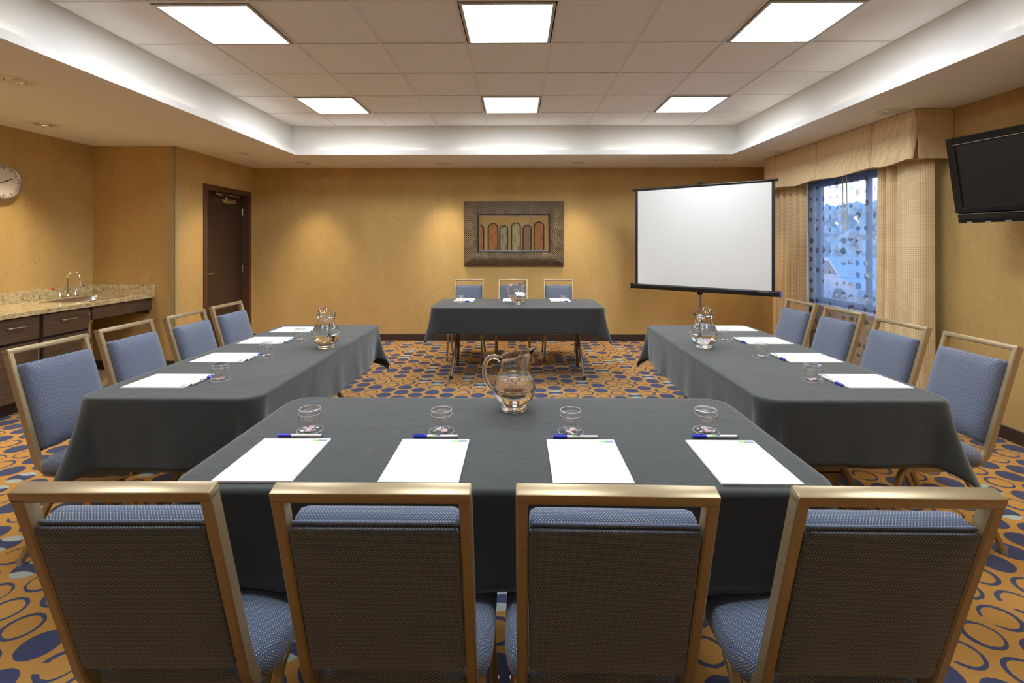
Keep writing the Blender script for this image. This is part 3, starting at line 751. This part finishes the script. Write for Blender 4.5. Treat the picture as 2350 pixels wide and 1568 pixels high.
for k in range(-4, 5): MB().span((k * .11 - .016, -.004, .004), (k * .11 + .016, -.0025, .012)).build('speaker_slot', 'tv_silver', tv)
arm = MB(); Mi = tv.matrix_world.inverted(); wp = Mi @ Vector((XR - .003, org.y + .05, 1.8)); wp2 = Mi @ Vector((XR - .02, org.y + .05, 1.8))
arm.tube([(0, -.08, TH / 2), wp2], .022, 10); arm.cyl(wp, wp2, .10, 20); arm.box((0, -.095, TH / 2), (.25, .02, .25), .004)
arm.build('wall_arm', 'tv_plastic', tv, 40)

# ------------------------------------------------------------------ tables and cloths
ZTAB = .738
def table(cx, cy, lx, ly, place):
    t = thing('folding_table', 'folding table with bronze legs under the black cloth, ' + place, 'table', (cx, cy, 0))
    rr = .09; poly = []
    for (qx, qy, a0) in ((1, 1, 0), (-1, 1, 1), (-1, -1, 2), (1, -1, 3)):
        for q in range(9):
            a = (a0 + q / 8) * PI / 2; poly.append((qx * (lx / 2 - .012 - rr) + rr * math.cos(a), qy * (ly / 2 - .012 - rr) + rr * math.sin(a)))
    MB().prism(poly, ZTAB - .034, ZTAB - .004).build('tabletop', 'table_wood', t)
    long_x = lx > ly; L_, Wd = (lx, ly) if long_x else (ly, lx)
    def P(a, b_, z): return (a, b_, z) if long_x else (b_, a, z)
    for e_ in (-1, 1):
        a = e_ * (L_ / 2 - .24)
        MB().tube([P(a, -Wd / 2 + .10, ZTAB - .05), P(a, Wd / 2 - .10, ZTAB - .05)], .014, 10).build('leg_bar', 'table_leg_metal', t, 50)
        for s_ in (-1, 1):
            pth = [P(a, s_ * .045, ZTAB - .04), P(a + e_ * .005, s_ * .05, .50), P(a + e_ * .015, s_ * .085, .36), P(a + e_ * .03, s_ * .17, .20), P(a + e_ * .05, s_ * (Wd / 2 - .12), .0)]
            sm = []
            for k in range(len(pth) - 1):
                p0, p1, p2, p3 = [Vector(pth[max(0, min(len(pth) - 1, k + q))]) for q in (-1, 0, 1, 2)]
                for q in range(5):
                    tt = q / 5; sm.append(.5 * ((2 * p1) + (p2 - p0) * tt + (2 * p0 - 5 * p1 + 4 * p2 - p3) * tt ** 2 + (3 * p1 - p0 - 3 * p2 + p3) * tt ** 3))
            sm.append(Vector(pth[-1])); sm[-1].z = .012
            lg = MB().tube(sm, .0155, 12).build('leg', 'table_leg_metal', t, 60)
            q = sm[-1]; MB().cyl((q.x, q.y, 0), (q.x, q.y, .035), .018, 12).build('rubber_foot', 'rubber_black', lg, 40)
        MB().tube([P(a, -.10, .33), P(a, .10, .33)], .010, 8).build('brace', 'table_leg_metal', t, 50)
def cloth(cx, cy, lx, ly, dx, dy, place, seed, rest):
    rnd = random.Random(seed); rc = .085; hx, hy_ = lx / 2 - rc, ly / 2 - rc; per = []
    def arc(px, py, a0):
        for k in range(21): per.append((px, py, a0 + (PI / 2) * k / 20))
    def line(p, q, ang, n):
        for k in range(1, n): per.append((p[0] + (q[0] - p[0]) * k / n, p[1] + (q[1] - p[1]) * k / n, ang))
    ny_, nx_ = max(10, int(ly / .035)), max(10, int(lx / .035))
    arc(hx, hy_, 0); line((hx, hy_), (-hx, hy_), PI / 2, nx_); arc(-hx, hy_, PI / 2); line((-hx, hy_), (-hx, -hy_), PI, ny_)
    arc(-hx, -hy_, PI); line((-hx, -hy_), (hx, -hy_), 1.5 * PI, nx_); arc(hx, -hy_, 1.5 * PI); line((hx, -hy_), (hx, hy_), 2 * PI, ny_)
    ph = [rnd.uniform(0, 6.28) for _ in range(8)]; tip = [rnd.uniform(.85, 1.15) for _ in range(4)]
    rows = [[], [], [], []]
    NR = 12
    rows = [[] for _ in range(NR + 5)]
    er = .014; s_acc = 0; prev = None
    for (px, py, a) in per:
        c_, s_ = math.cos(a), math.sin(a); n = Vector((c_, s_, 0)); p0 = Vector((px, py, 0)) + n * rc
        if prev is not None: s_acc += (p0 - prev).length
        prev = p0
        ac, as_ = abs(c_), abs(s_); cr = abs(math.sin(2 * a))
        L_ = min(dx / max(ac, 1e-4), dy / max(as_, 1e-4)) if cr > .02 else (dx if ac > as_ else dy)
        L_ = min(L_, 1.38 * max(dx, dy))
        q = int((a % (2 * PI)) // (PI / 2)) % 4
        edge_d = min(abs(abs(px) - hx) + (0 if cr > .02 else 0), 9)
        # fall-off of the corner cone along the straight sides
        if cr > .02: near = 1.
        else:
            dd = (hx - abs(px)) if as_ > ac else (hy_ - abs(py)); near = math.exp(-(dd / .16) ** 2)
        fl_c = .24 * tip[q] * cr ** 1.3
        fold = -.16 * near * (1 - cr) 
        for k, (er_o, er_z) in enumerate(((-.03, 0), (-er, 0), (-er * .3, -er * .12), (0 - er * .02, -er * .6))):
            rows[k].append(p0 + n * er_o + Vector((0, 0, ZTAB + er_z)))
        w1 = math.sin(s_acc * 21 + ph[0]) * .5 + math.sin(s_acc * 37 + ph[1]) * .3 + math.sin(s_acc * 9 + ph[2]) * .5
        for k in range(NR + 1):
            t = k / NR; d = er + (L_ - er) * t
            fl = .035 + fl_c + fold * .5
            out = fl * d * (.55 + .45 * t) + .0075 * w1 * t * (1 - cr)
            zz = ZTAB - math.sqrt(max(d * d - (fl * d) ** 2 * .8, .0)) - .004 * math.sin(s_acc * 6 + ph[3]) * t
            if rest(px, py) and zz < .480:      # the corner lies on the chair seat instead of hanging through it
                out += (.480 - zz) * .45; zz = .480 + .002 * t
            rows[4 + k].append(p0 + n * max(out, -.02) + Vector((0, 0, zz)))
    mb = MB()
    for r_ in rows:
        for v in r_: pass
    vs = mb.grid(rows, closed_u=True); mb.cap(vs[0])
    o = mb.build('tablecloth', 'black_cloth', None, 75); o.location = (cx, cy, 0)
    bpy.context.view_layer.update()
    tag(o, 'black cloth draped over the table ' + place, 'tablecloth')
    sf = o.modifiers.new('thickness', 'SOLIDIFY'); sf.thickness = .0015; sf.offset = -1
PF, PB, PL, PR = 'opposite the mirror', 'below the mirror', 'beside the sink counter', 'beside the window'
TABS = {PF: (-.040, 1.612, 1.77, .755, .265, .264), PB: (.005, 5.115, 1.735, .79, .26, .262), PL: (-1.445, 2.85, .765, 1.80, .25, .30), PR: (1.385, 2.85, .79, 1.80, .25, .27)}
for k, (pl, (cx, cy, lx, ly, dx, dy)) in enumerate(TABS.items()):
    table(cx, cy, lx - .01, ly - .01, pl); cloth(cx, cy, lx, ly, dx, dy, pl, 11 + k, {PF: lambda x, y: y < 0, PB: lambda x, y: False, PL: lambda x, y: x < 0 and y > 0, PR: lambda x, y: x > 0 and y > 0}[pl])

# ------------------------------------------------------------------ chairs
def make_chair():
    t = thing('banquet_chair', '', 'chair')
    PW = .178; TWX, TWT = .0235, .032
    top, bend = Vector((-.315, .895)), Vector((-.165, .385))
    rec = (top - bend).normalized()
    bf = MB()
    pth = round_path([(top.x, top.y, 0), (bend.x, bend.y, 0), (-.02, .372, 0)], .07, 8)
    for s_ in (-1, 1): bf.rect_sweep([(p.x, p.y) for p in pth], s_ * PW, TWX, TWT)
    ang = math.atan2(-rec.x, rec.y)
    Mt = Matrix.Translation((0, top.x, top.y)) @ Matrix.Rotation(ang, 4, 'X')
    bf.box((0, 0, .006), (2 * PW + TWX, TWT, .0235), .004, 2, Mt)
    bf.build('back_frame', 'bronze_paint', t, 40)
    sf = MB()
    rail = round_path([(-.03, .372, 0), (.10, .362, 0), (.20, .378, 0), (.262, .402, 0)], .08, 6)
    for s_ in (-1, 1): sf.rect_sweep([(p.x, p.y) for p in rail], s_ * (PW + .012), TWX, .028)
    sf.box((0, -.05, .366), (2 * PW, .025, .02)); sf.box((0, .19, .372), (2 * PW, .025, .02))
    sf.build('seat_frame', 'bronze_paint', t, 40)
    for s_ in (-1, 1):
        for nm, pts in (('leg', [(.15, .365, 0), (.205, .36, 0), (.235, .30, 0), (.262, .012, 0)]), ('leg', [(-.02, .36, 0), (-.06, .345, 0), (-.10, .28, 0), (-.222, .012, 0)])):
            p_ = round_path(pts, .04, 6); xx = s_ * (PW + .012)
            M_ = Matrix.Identity(4); M_[0][2] = -s_ * .05; M_[0][3] = s_ * .05 * .36
            lg = MB().rect_sweep([(p.x, p.y) for p in p_], xx, .022, .024).xf(M_).build(nm, 'bronze_paint', t, 40)
            e_ = p_[-1]; x0 = xx + s_ * .05 * (.36 - .012)
            MB().cyl((x0, e_.x, 0), (x0, e_.x, .03), .016, 12, .0135).build('glide', 'glide_plastic', lg, 40)
    # seat cushion: superellipse rings with crown
    def pad(hx, y0, y1, z0, zt, crown, p=.32, n=44):
        cy_, hy_ = (y0 + y1) / 2, (y1 - y0) / 2; mb = MB(); rows = []
        for (k, z, cr) in ((.55, z0, 0), (.955, z0, 0), (.99, z0 + .012, 0), (1., (z0 + zt) / 2, 0), (.985, zt - .010, 0), (.93, zt, .25), (.75, zt, .62), (.5, zt, .88), (.25, zt, .98), (.04, zt, 1.)):
            row = []
            for q in range(n):
                a = 2 * PI * (q + .5) / n; c_, s_ = math.cos(a), math.sin(a)
                x, y = hx * k * math.copysign(abs(c_) ** p, c_), hy_ * k * math.copysign(abs(s_) ** p, s_)
                fz = (y + hy_) / (2 * hy_)
                row.append((x, cy_ + y, z + crown * cr - .022 * max(0, fz - .72) ** 2 / .08 - .012 * (1 - fz)))
            rows.append(row)
        vs = mb.grid(rows, closed_u=True); mb.cap(vs[0], True); mb.cap(vs[-1])
        return mb
    pad(.222, -.165, .285, .392, .452, .022).build('seat', 'chair_fabric', t, 60)
    # backrest, along the recline: local z along the posts, y forward
    base = bend + rec * .085; Lb = (top - base).length - .062
    Mb = Matrix.Translation((0, base.x, base.y)) @ Matrix.Rotation(ang, 4, 'X')
    hx = PW - TWX / 2 - .002
    def slab(y_face, y_back, bul, hx_, z0, z1, rr=.010, n=10):
        mb = MB(); rows = []
        prof = [(y_back, 0.), (y_back, .5), (y_back + .002, .9), (y_back + rr * .6, 1.), (y_face - rr, 1.), (y_face - rr * .3, .985), (y_face, .95)]
        N = 56
        def ring(sc, y, cr):
            h_ = (z1 - z0) / 2; cr_ = .012
            if sc > .86: ex, ez = hx_ - (1 - sc) * .12, h_ - (1 - sc) * .12
            else: ex, ez = hx_ * sc, h_ * sc
            cr_ = min(cr_, ex * .4, ez * .4); out = []
            for (qx, qz, a0) in ((1, 1, 0), (-1, 1, 1), (-1, -1, 2), (1, -1, 3)):
                for q in range(5):
                    a = (a0 + q / 4) * PI / 2; out.append((qx * (ex - cr_) + cr_ * math.cos(a), qz * (ez - cr_) + cr_ * math.sin(a)))
                nx_, nz_ = ((-1, 1), (-1, -1), (1, -1), (1, 1))[a0]
                e0 = out[-1]; e1 = (nx_ * (ex - cr_) + cr_ * math.cos((a0 + 1) * PI / 2), nz_ * (ez - cr_) + cr_ * math.sin((a0 + 1) * PI / 2))
                for q in range(1, 8): out.append((e0[0] + (e1[0] - e0[0]) * q / 8, e0[1] + (e1[1] - e0[1]) * q / 8))
            out = [(x_, y + cr, (z0 + z1) / 2 + z_) for x_, z_ in out]
            return out
        R_ = [ring(.04, y_back, 0), ring(.5, y_back, 0), ring(.95, y_back, 0), ring(.99, y_back + rr * .35, 0), ring(1., (y_face + y_back) / 2, 0), ring(.99, y_face - rr * .3, 0), ring(.94, y_face, bul * .3), ring(.75, y_face, bul * .75), ring(.5, y_face, bul * .93), ring(.25, y_face, bul), ring(.04, y_face, bul)]
        vs = mb.grid(R_, closed_u=True); mb.cap(vs[0], True); mb.cap(vs[-1])
        return mb.xf(Mb)
    slab(.040, -.004, .014, hx, 0, Lb, .016).build('backrest', 'chair_fabric', t, 60)
    slab(-.003, -.0155, -.0, hx + .001, -.004, Lb - .004, .008).build('back_panel', 'chair_fabric', t, 60)
    MB().tube([Mb @ Vector((x_ * hx * .97 / 8, -.0035, Lb - .001)) for x_ in range(-8, 9)], .0045, 8).build('piping', 'chair_fabric', t, 60)
    return t
ORD = ['first', 'second', 'third', 'fourth']
proto = make_chair(); used = [False]
BACK = .33    # distance from chair origin to the rear of its top rail
def chair(x, y, rz, label, group):
    if not used[0]:
        used[0] = True; o = proto; o.location = (x, y, 0); o.rotation_euler = (0, 0, rz); tag(o, label, 'chair', group); return
    dup(proto, (x, y, 0), rz, label, group)
FR = ['end chair on the sink side', 'second chair from the sink side', 'third chair from the sink side', 'end chair on the window side']
for k, (x, y, r_) in enumerate(((-.772, .897, .015), (-.276, .898, .0), (.193, .895, -.018), (.713, .893, -.01))):
    chair(x, y + BACK, r_, 'blue banquet chair, %s of the table opposite the mirror' % FR[k], 'chairs at the table opposite the mirror')
for k, (y, xr, r_) in enumerate(((3.65, -2.235, .0), (3.173, -2.218, .01), (2.722, -2.250, -.0), (2.236, -2.225, -.03))):
    chair(xr + BACK, y, -PI / 2 + r_, 'blue banquet chair, %s from the door along the table beside the sink counter' % ORD[k], 'chairs at the table beside the sink counter')
for k, (y, xr, r_) in enumerate(((3.855, 2.285, .03), (3.374, 2.295, .02), (2.843, 2.272, .02), (2.363, 2.265, .0))):
    chair(xr - BACK, y, PI / 2 + r_, 'blue banquet chair, %s from the projection screen at the table beside the window' % ORD[k], 'chairs at the table beside the window')
for k, (x, r_) in enumerate(((-.613, .0), (-.05, .0), (.527, 0))):
    chair(x, 6.19 - BACK, PI + r_, 'blue bronze framed banquet chair below the mirror, %s' % ['on the door side', 'in the middle', 'on the window side'][k], 'chairs at the table below the mirror')

# ------------------------------------------------------------------ table settings
ZC = ZTAB + .0012
def make_pad():
    t = thing('note_pad', '', 'note pad')
    b = MB()
    for k in range(3): b.span((-.108 + .0004 * k, -.14, .0002 + k * .0016), (.108 - .0003 * k, .14, .0016 + k * .0016))
    b.build('paper_sheets', 'paper', t)
    z = .0052; lg = MB().span((.058, .1185, z - .0002), (.0795, .1315, z)).build('logo_block', 'logo_green', t)
    for dx in (.062, .071): MB().box((0, 0, 0), (.0016, .0095, .0002)).xf(Matrix.Translation((dx, .125, z + .0002)) @ Matrix.Rotation(-.35, 4, 'Z')).build('logo_stroke', 'logo_pale', lg)
    MB().box((0, 0, 0), (.008, .0014, .0002)).xf(Matrix.Translation((.0665, .1258, z + .0002)) @ Matrix.Rotation(.25, 4, 'Z')).build('logo_stroke', 'logo_pale', lg)
    lb = MB().span((.0797, .1185, z - .0002), (.101, .1315, z)).build('logo_block', 'logo_blue', t)
    for k in range(6): MB().span((.0817 + k * .003, .1235, z), (.0837 + k * .003, .1275, z + .0002)).build('logo_letter', 'logo_pale', lb)
    return t
def make_pen(logo):
    t = thing('marker_pen', '', 'pen'); r = .0052; z = r + .0004
    MB().cyl((-.028, 0, z), (.072, 0, z), r, 14).build('barrel', 'pen_white', t, 40)
    cp = MB().cyl((-.072, 0, z), (-.0275, 0, z), r + .0006, 14).build('cap', 'pen_blue', t, 40)
    MB().span((-.070, -.0012, z + r), (-.036, .0012, z + r + .002), .0005, 1).build('clip', 'pen_blue', cp)
    MB().cyl((.072, 0, z), (.0745, 0, z), r - .0008, 14).build('end_plug', 'pen_blue', t, 40)
    if logo:
        def band(a, b_, m_):
            n = 6; mb = MB(); rows = []
            for xx in (a, b_): rows.append([(xx, (r + .0002) * math.sin(-.9 + 1.8 * q / n), z + (r + .0002) * math.cos(-.9 + 1.8 * q / n)) for q in range(n + 1)])
            mb.grid(rows); return mb.build('logo_block', m_, t, 40)
        band(-.007, .004, 'logo_green'); band(.0045, .016, 'logo_blue')
    return t
def make_cup():
    t = thing('plastic_cup', '', 'cup')
    R0, R1, H = .0415, .035, .075
    MB().lathe([(R0, .0005), (R0 - .0008, .012), (R1 + .0013, H - .016), (R1 + .0004, H - .0145), (R1 - .001, H - .001), (R1 - .003, H - .0005), (0, H - .0035)], 40).build('cup_wall', 'clear_plastic', t, 60)
    def ring(r_, z, w): 
        mb = MB(); rows = []
        for q in range(40):
            a = 2 * PI * q / 40; rows.append([((r_ + w * math.cos(b_ * PI / 3)) * math.cos(a), (r_ + w * math.cos(b_ * PI / 3)) * math.sin(a), z + w * math.sin(b_ * PI / 3)) for b_ in range(6)])
        mb.grid(rows, closed_u=True, closed_v=True); return mb
    ring(R0, .0013, .0011).build('rim', 'cup_rim', t, 60); ring(R1 - .0008, H - .0012, .0010).build('base_ring', 'cup_rim', t, 60); ring(R1 + .0008, H - .0155, .0007).build('step_ring', 'cup_rim', t, 60)
    return t
def make_mint():
    t = thing('peppermint', '', 'candy')
    MB().lathe([(0, .0), (.006, .0), (.0095, .0022), (.0105, .0048), (.0095, .0074), (.006, .0092), (0, .0094)], 24).build('candy_disc', 'peppermint', t, 60)
    b = MB(); rows = []
    for k, (xx, w, h) in enumerate(((-.026, .008, .002), (-.020, .006, .0015), (-.0125, .0025, .003), (-.008, .008, .0052), (0, .0112, .0056), (.008, .008, .0052), (.0125, .0025, .003), (.020, .006, .0015), (.026, .008, .002))):
        rows.append([(xx + (.0015 * math.sin(q * 3.) if k in (0, 8) else 0), w * math.cos(2 * PI * q / 12), .0052 + h * math.sin(2 * PI * q / 12)) for q in range(12)])
    b.grid(rows, closed_u=True); b.build('wrapper', 'wrapper_film', t)
    return t
def make_pitcher():
    t = thing('water_pitcher', '', 'pitcher')
    def fn(p, a):
        z = p.z; tt = max(0., min(1., (z - .140) / .065)); tt = tt * tt * (3 - 2 * tt); r = math.hypot(p.x, p.y)
        if r < 1e-6: return p
        aa = math.atan2(math.sin(a), math.cos(a)); sp_ = math.exp(-(aa / .50) ** 2); pin = math.exp(-((abs(aa) - 1.1) / .30) ** 2)
        k = 1 + tt * (.40 * sp_ - .34 * pin)
        return Vector((p.x * k, p.y * k, z + tt * (.010 * math.cos(aa) + .015 * sp_)))
    outer = [(0, .0), (.045, .0), (.049, .003), (.048, .012), (.043, .017), (.052, .024), (.067, .040), (.0765, .060), (.079, .080), (.0755, .100), (.066, .122), (.054, .140), (.0475, .156), (.0475, .172), (.052, .190), (.0575, .202), (.0573, .2038), (.0565, .2044)]
    inner = [(.0557, .2040), (.0552, .2022), (.0490, .190), (.0445, .172), (.0445, .156), (.051, .139), (.063, .121), (.0725, .100), (.076, .080), (.0735, .060), (.064, .041), (.049, .026), (.03, .0215), (0, .021)]
    MB().lathe(outer + inner, 72, fn=fn).build('glass_body', 'pitcher_glass', t, 180)
    WL = .131
    wat = [(0, .0206), (.031, .0209), (.0495, .0253), (.0645, .0405), (.0741, .060), (.0767, .080), (.0731, .100), (.0636, .121), (.0573, WL - .0012), (.0560, WL), (0, WL)]
    MB().lathe(wat, 64).build('water', 'water', t, 50)
    hp = []
    ctl = [(-.047, .180), (-.066, .194), (-.092, .190), (-.108, .163), (-.108, .125), (-.096, .094), (-.0775, .076)]
    for k in range(len(ctl) - 1):
        p0, p1, p2, p3 = [Vector((ctl[max(0, min(len(ctl) - 1, k + q))][0], 0, ctl[max(0, min(len(ctl) - 1, k + q))][1])) for q in (-1, 0, 1, 2)]
        for q in range(5):
            tt = q / 5; hp.append(.5 * ((2 * p1) + (p2 - p0) * tt + (2 * p0 - 5 * p1 + 4 * p2 - p3) * tt ** 2 + (3 * p1 - p0 - 3 * p2 + p3) * tt ** 3))
    hp.append(Vector((ctl[-1][0], 0, ctl[-1][1])))
    MB().tube(hp, [.0095 if 2 < k < len(hp) - 3 else .011 for k in range(len(hp))], 14).build('handle', 'pitcher_glass', t, 60)
    return t
PROT = {}
def put(kind, loc, rz, label, group, var=None):
    key = (kind, var)
    if key not in PROT:
        o = {'pad': make_pad, 'pen': lambda: make_pen(var), 'cup': make_cup, 'mint': make_mint, 'jug': make_pitcher}[kind]()
        o.location = loc; o.rotation_euler = (0, 0, rz); o['label'] = label; o['group'] = group; PROT[key] = o; return o
    return dup(PROT[key], loc, rz, label, group)
rm = random.Random(5)
def place(padc, rz, penc, penr, cup, which, tab, logo=True):
    w = '%s %s' % (which, tab)
    put('pad', (*padc, ZC), rz, 'white note pad, ' + w, 'note pads on the tables')
    put('pen', (*penc, ZC), penr, 'marker pen, ' + w, 'pens on the tables', logo)
    put('cup', (*cup, ZC), rm.uniform(0, 3), 'upturned cup, ' + w, 'cups on the tables')
    a = rm.uniform(0, 6.28)
    for s_ in (-1, 1):
        o = put('mint', (cup[0] + s_ * .0125 * math.cos(a), cup[1] + s_ * .0125 * math.sin(a), ZC), a + PI / 2 + rm.uniform(-.3, .3), 'peppermint under cup, ' + w, 'peppermints under the cup, ' + w)
tF = 'at the table opposite the mirror'; tL = 'at the sink counter table'; tR = 'at the window table'; tB = 'at the table below the mirror'
WF = ['setting at the sink end', 'second setting from the sink end', 'third setting from the sink end', 'setting at the window end']
for k, (px, pnx, pny, cx_, cy_, lg) in enumerate(((-.708, -.712, 1.569, -.704, 1.627, False), (-.262, -.266, 1.567, -.255, 1.622, True), (.203, .190, 1.568, .181, 1.622, True), (.647, .645, 1.576, .639, 1.634, True))):
    place((px, 1.408), (.012, -.004, .0, -.006)[k], (pnx, pny), .0, (cx_, cy_), WF[k], tF, lg)
WD = ['first setting from the door', 'second setting from the door', 'third setting from the door', 'fourth setting from the door']
for k, (x, y, px_, py_, cx_, cy_) in enumerate(((-1.623, 3.503, -1.472, 3.50, -1.42, 3.53), (-1.628, 3.114, -1.479, 3.115, -1.422, 3.136), (-1.607, 2.648, -1.459, 2.655, -1.414, 2.690), (-1.600, 2.196, -1.452, 2.20, -1.382, 2.224))):
    place((x, y), -PI / 2, (px_, py_), -PI / 2, (cx_, cy_), WD[k], tL)
WS = ['first setting from the screen', 'second setting from the screen', 'third setting from the screen', 'fourth setting from the screen']
for k, (x, y, px_, py_, cx_, cy_) in enumerate(((1.594, 3.585, 1.445, 3.58, 1.365, 3.58), (1.594, 3.138, 1.444, 3.13, 1.36, 3.152), (1.596, 2.677, 1.446, 2.68, 1.365, 2.708), (1.594, 2.226, 1.444, 2.22, 1.369, 2.241))):
    place((x, y), PI / 2, (px_, py_), PI / 2, (cx_, cy_), WS[k], tR)
WB = ['setting on the door side', 'middle setting', 'setting on the window side']
for k, (x, pn, cx_) in enumerate(((-.581, -.590, -.598), (-.05, -.05, -.03), (.477, .480, .492))):
    place((x, 5.345), PI, (pn, 5.198), PI, (cx_, 5.125), WB[k], tB)
for (x, y, rz, w) in ((-.011, 1.84, .0, tF), (-1.1636, 2.918, 2.18, tL), (1.1406, 2.952, .96, tR), (.015, 4.984, .0, tB)):
    put('jug', (x, y, ZC), rz, 'round glass pitcher of water ' + w, 'water pitchers')
for o in bpy.data.objects:
    if o.name.startswith('water_pitcher'): o.scale = (1.04, 1.04, 1.04)
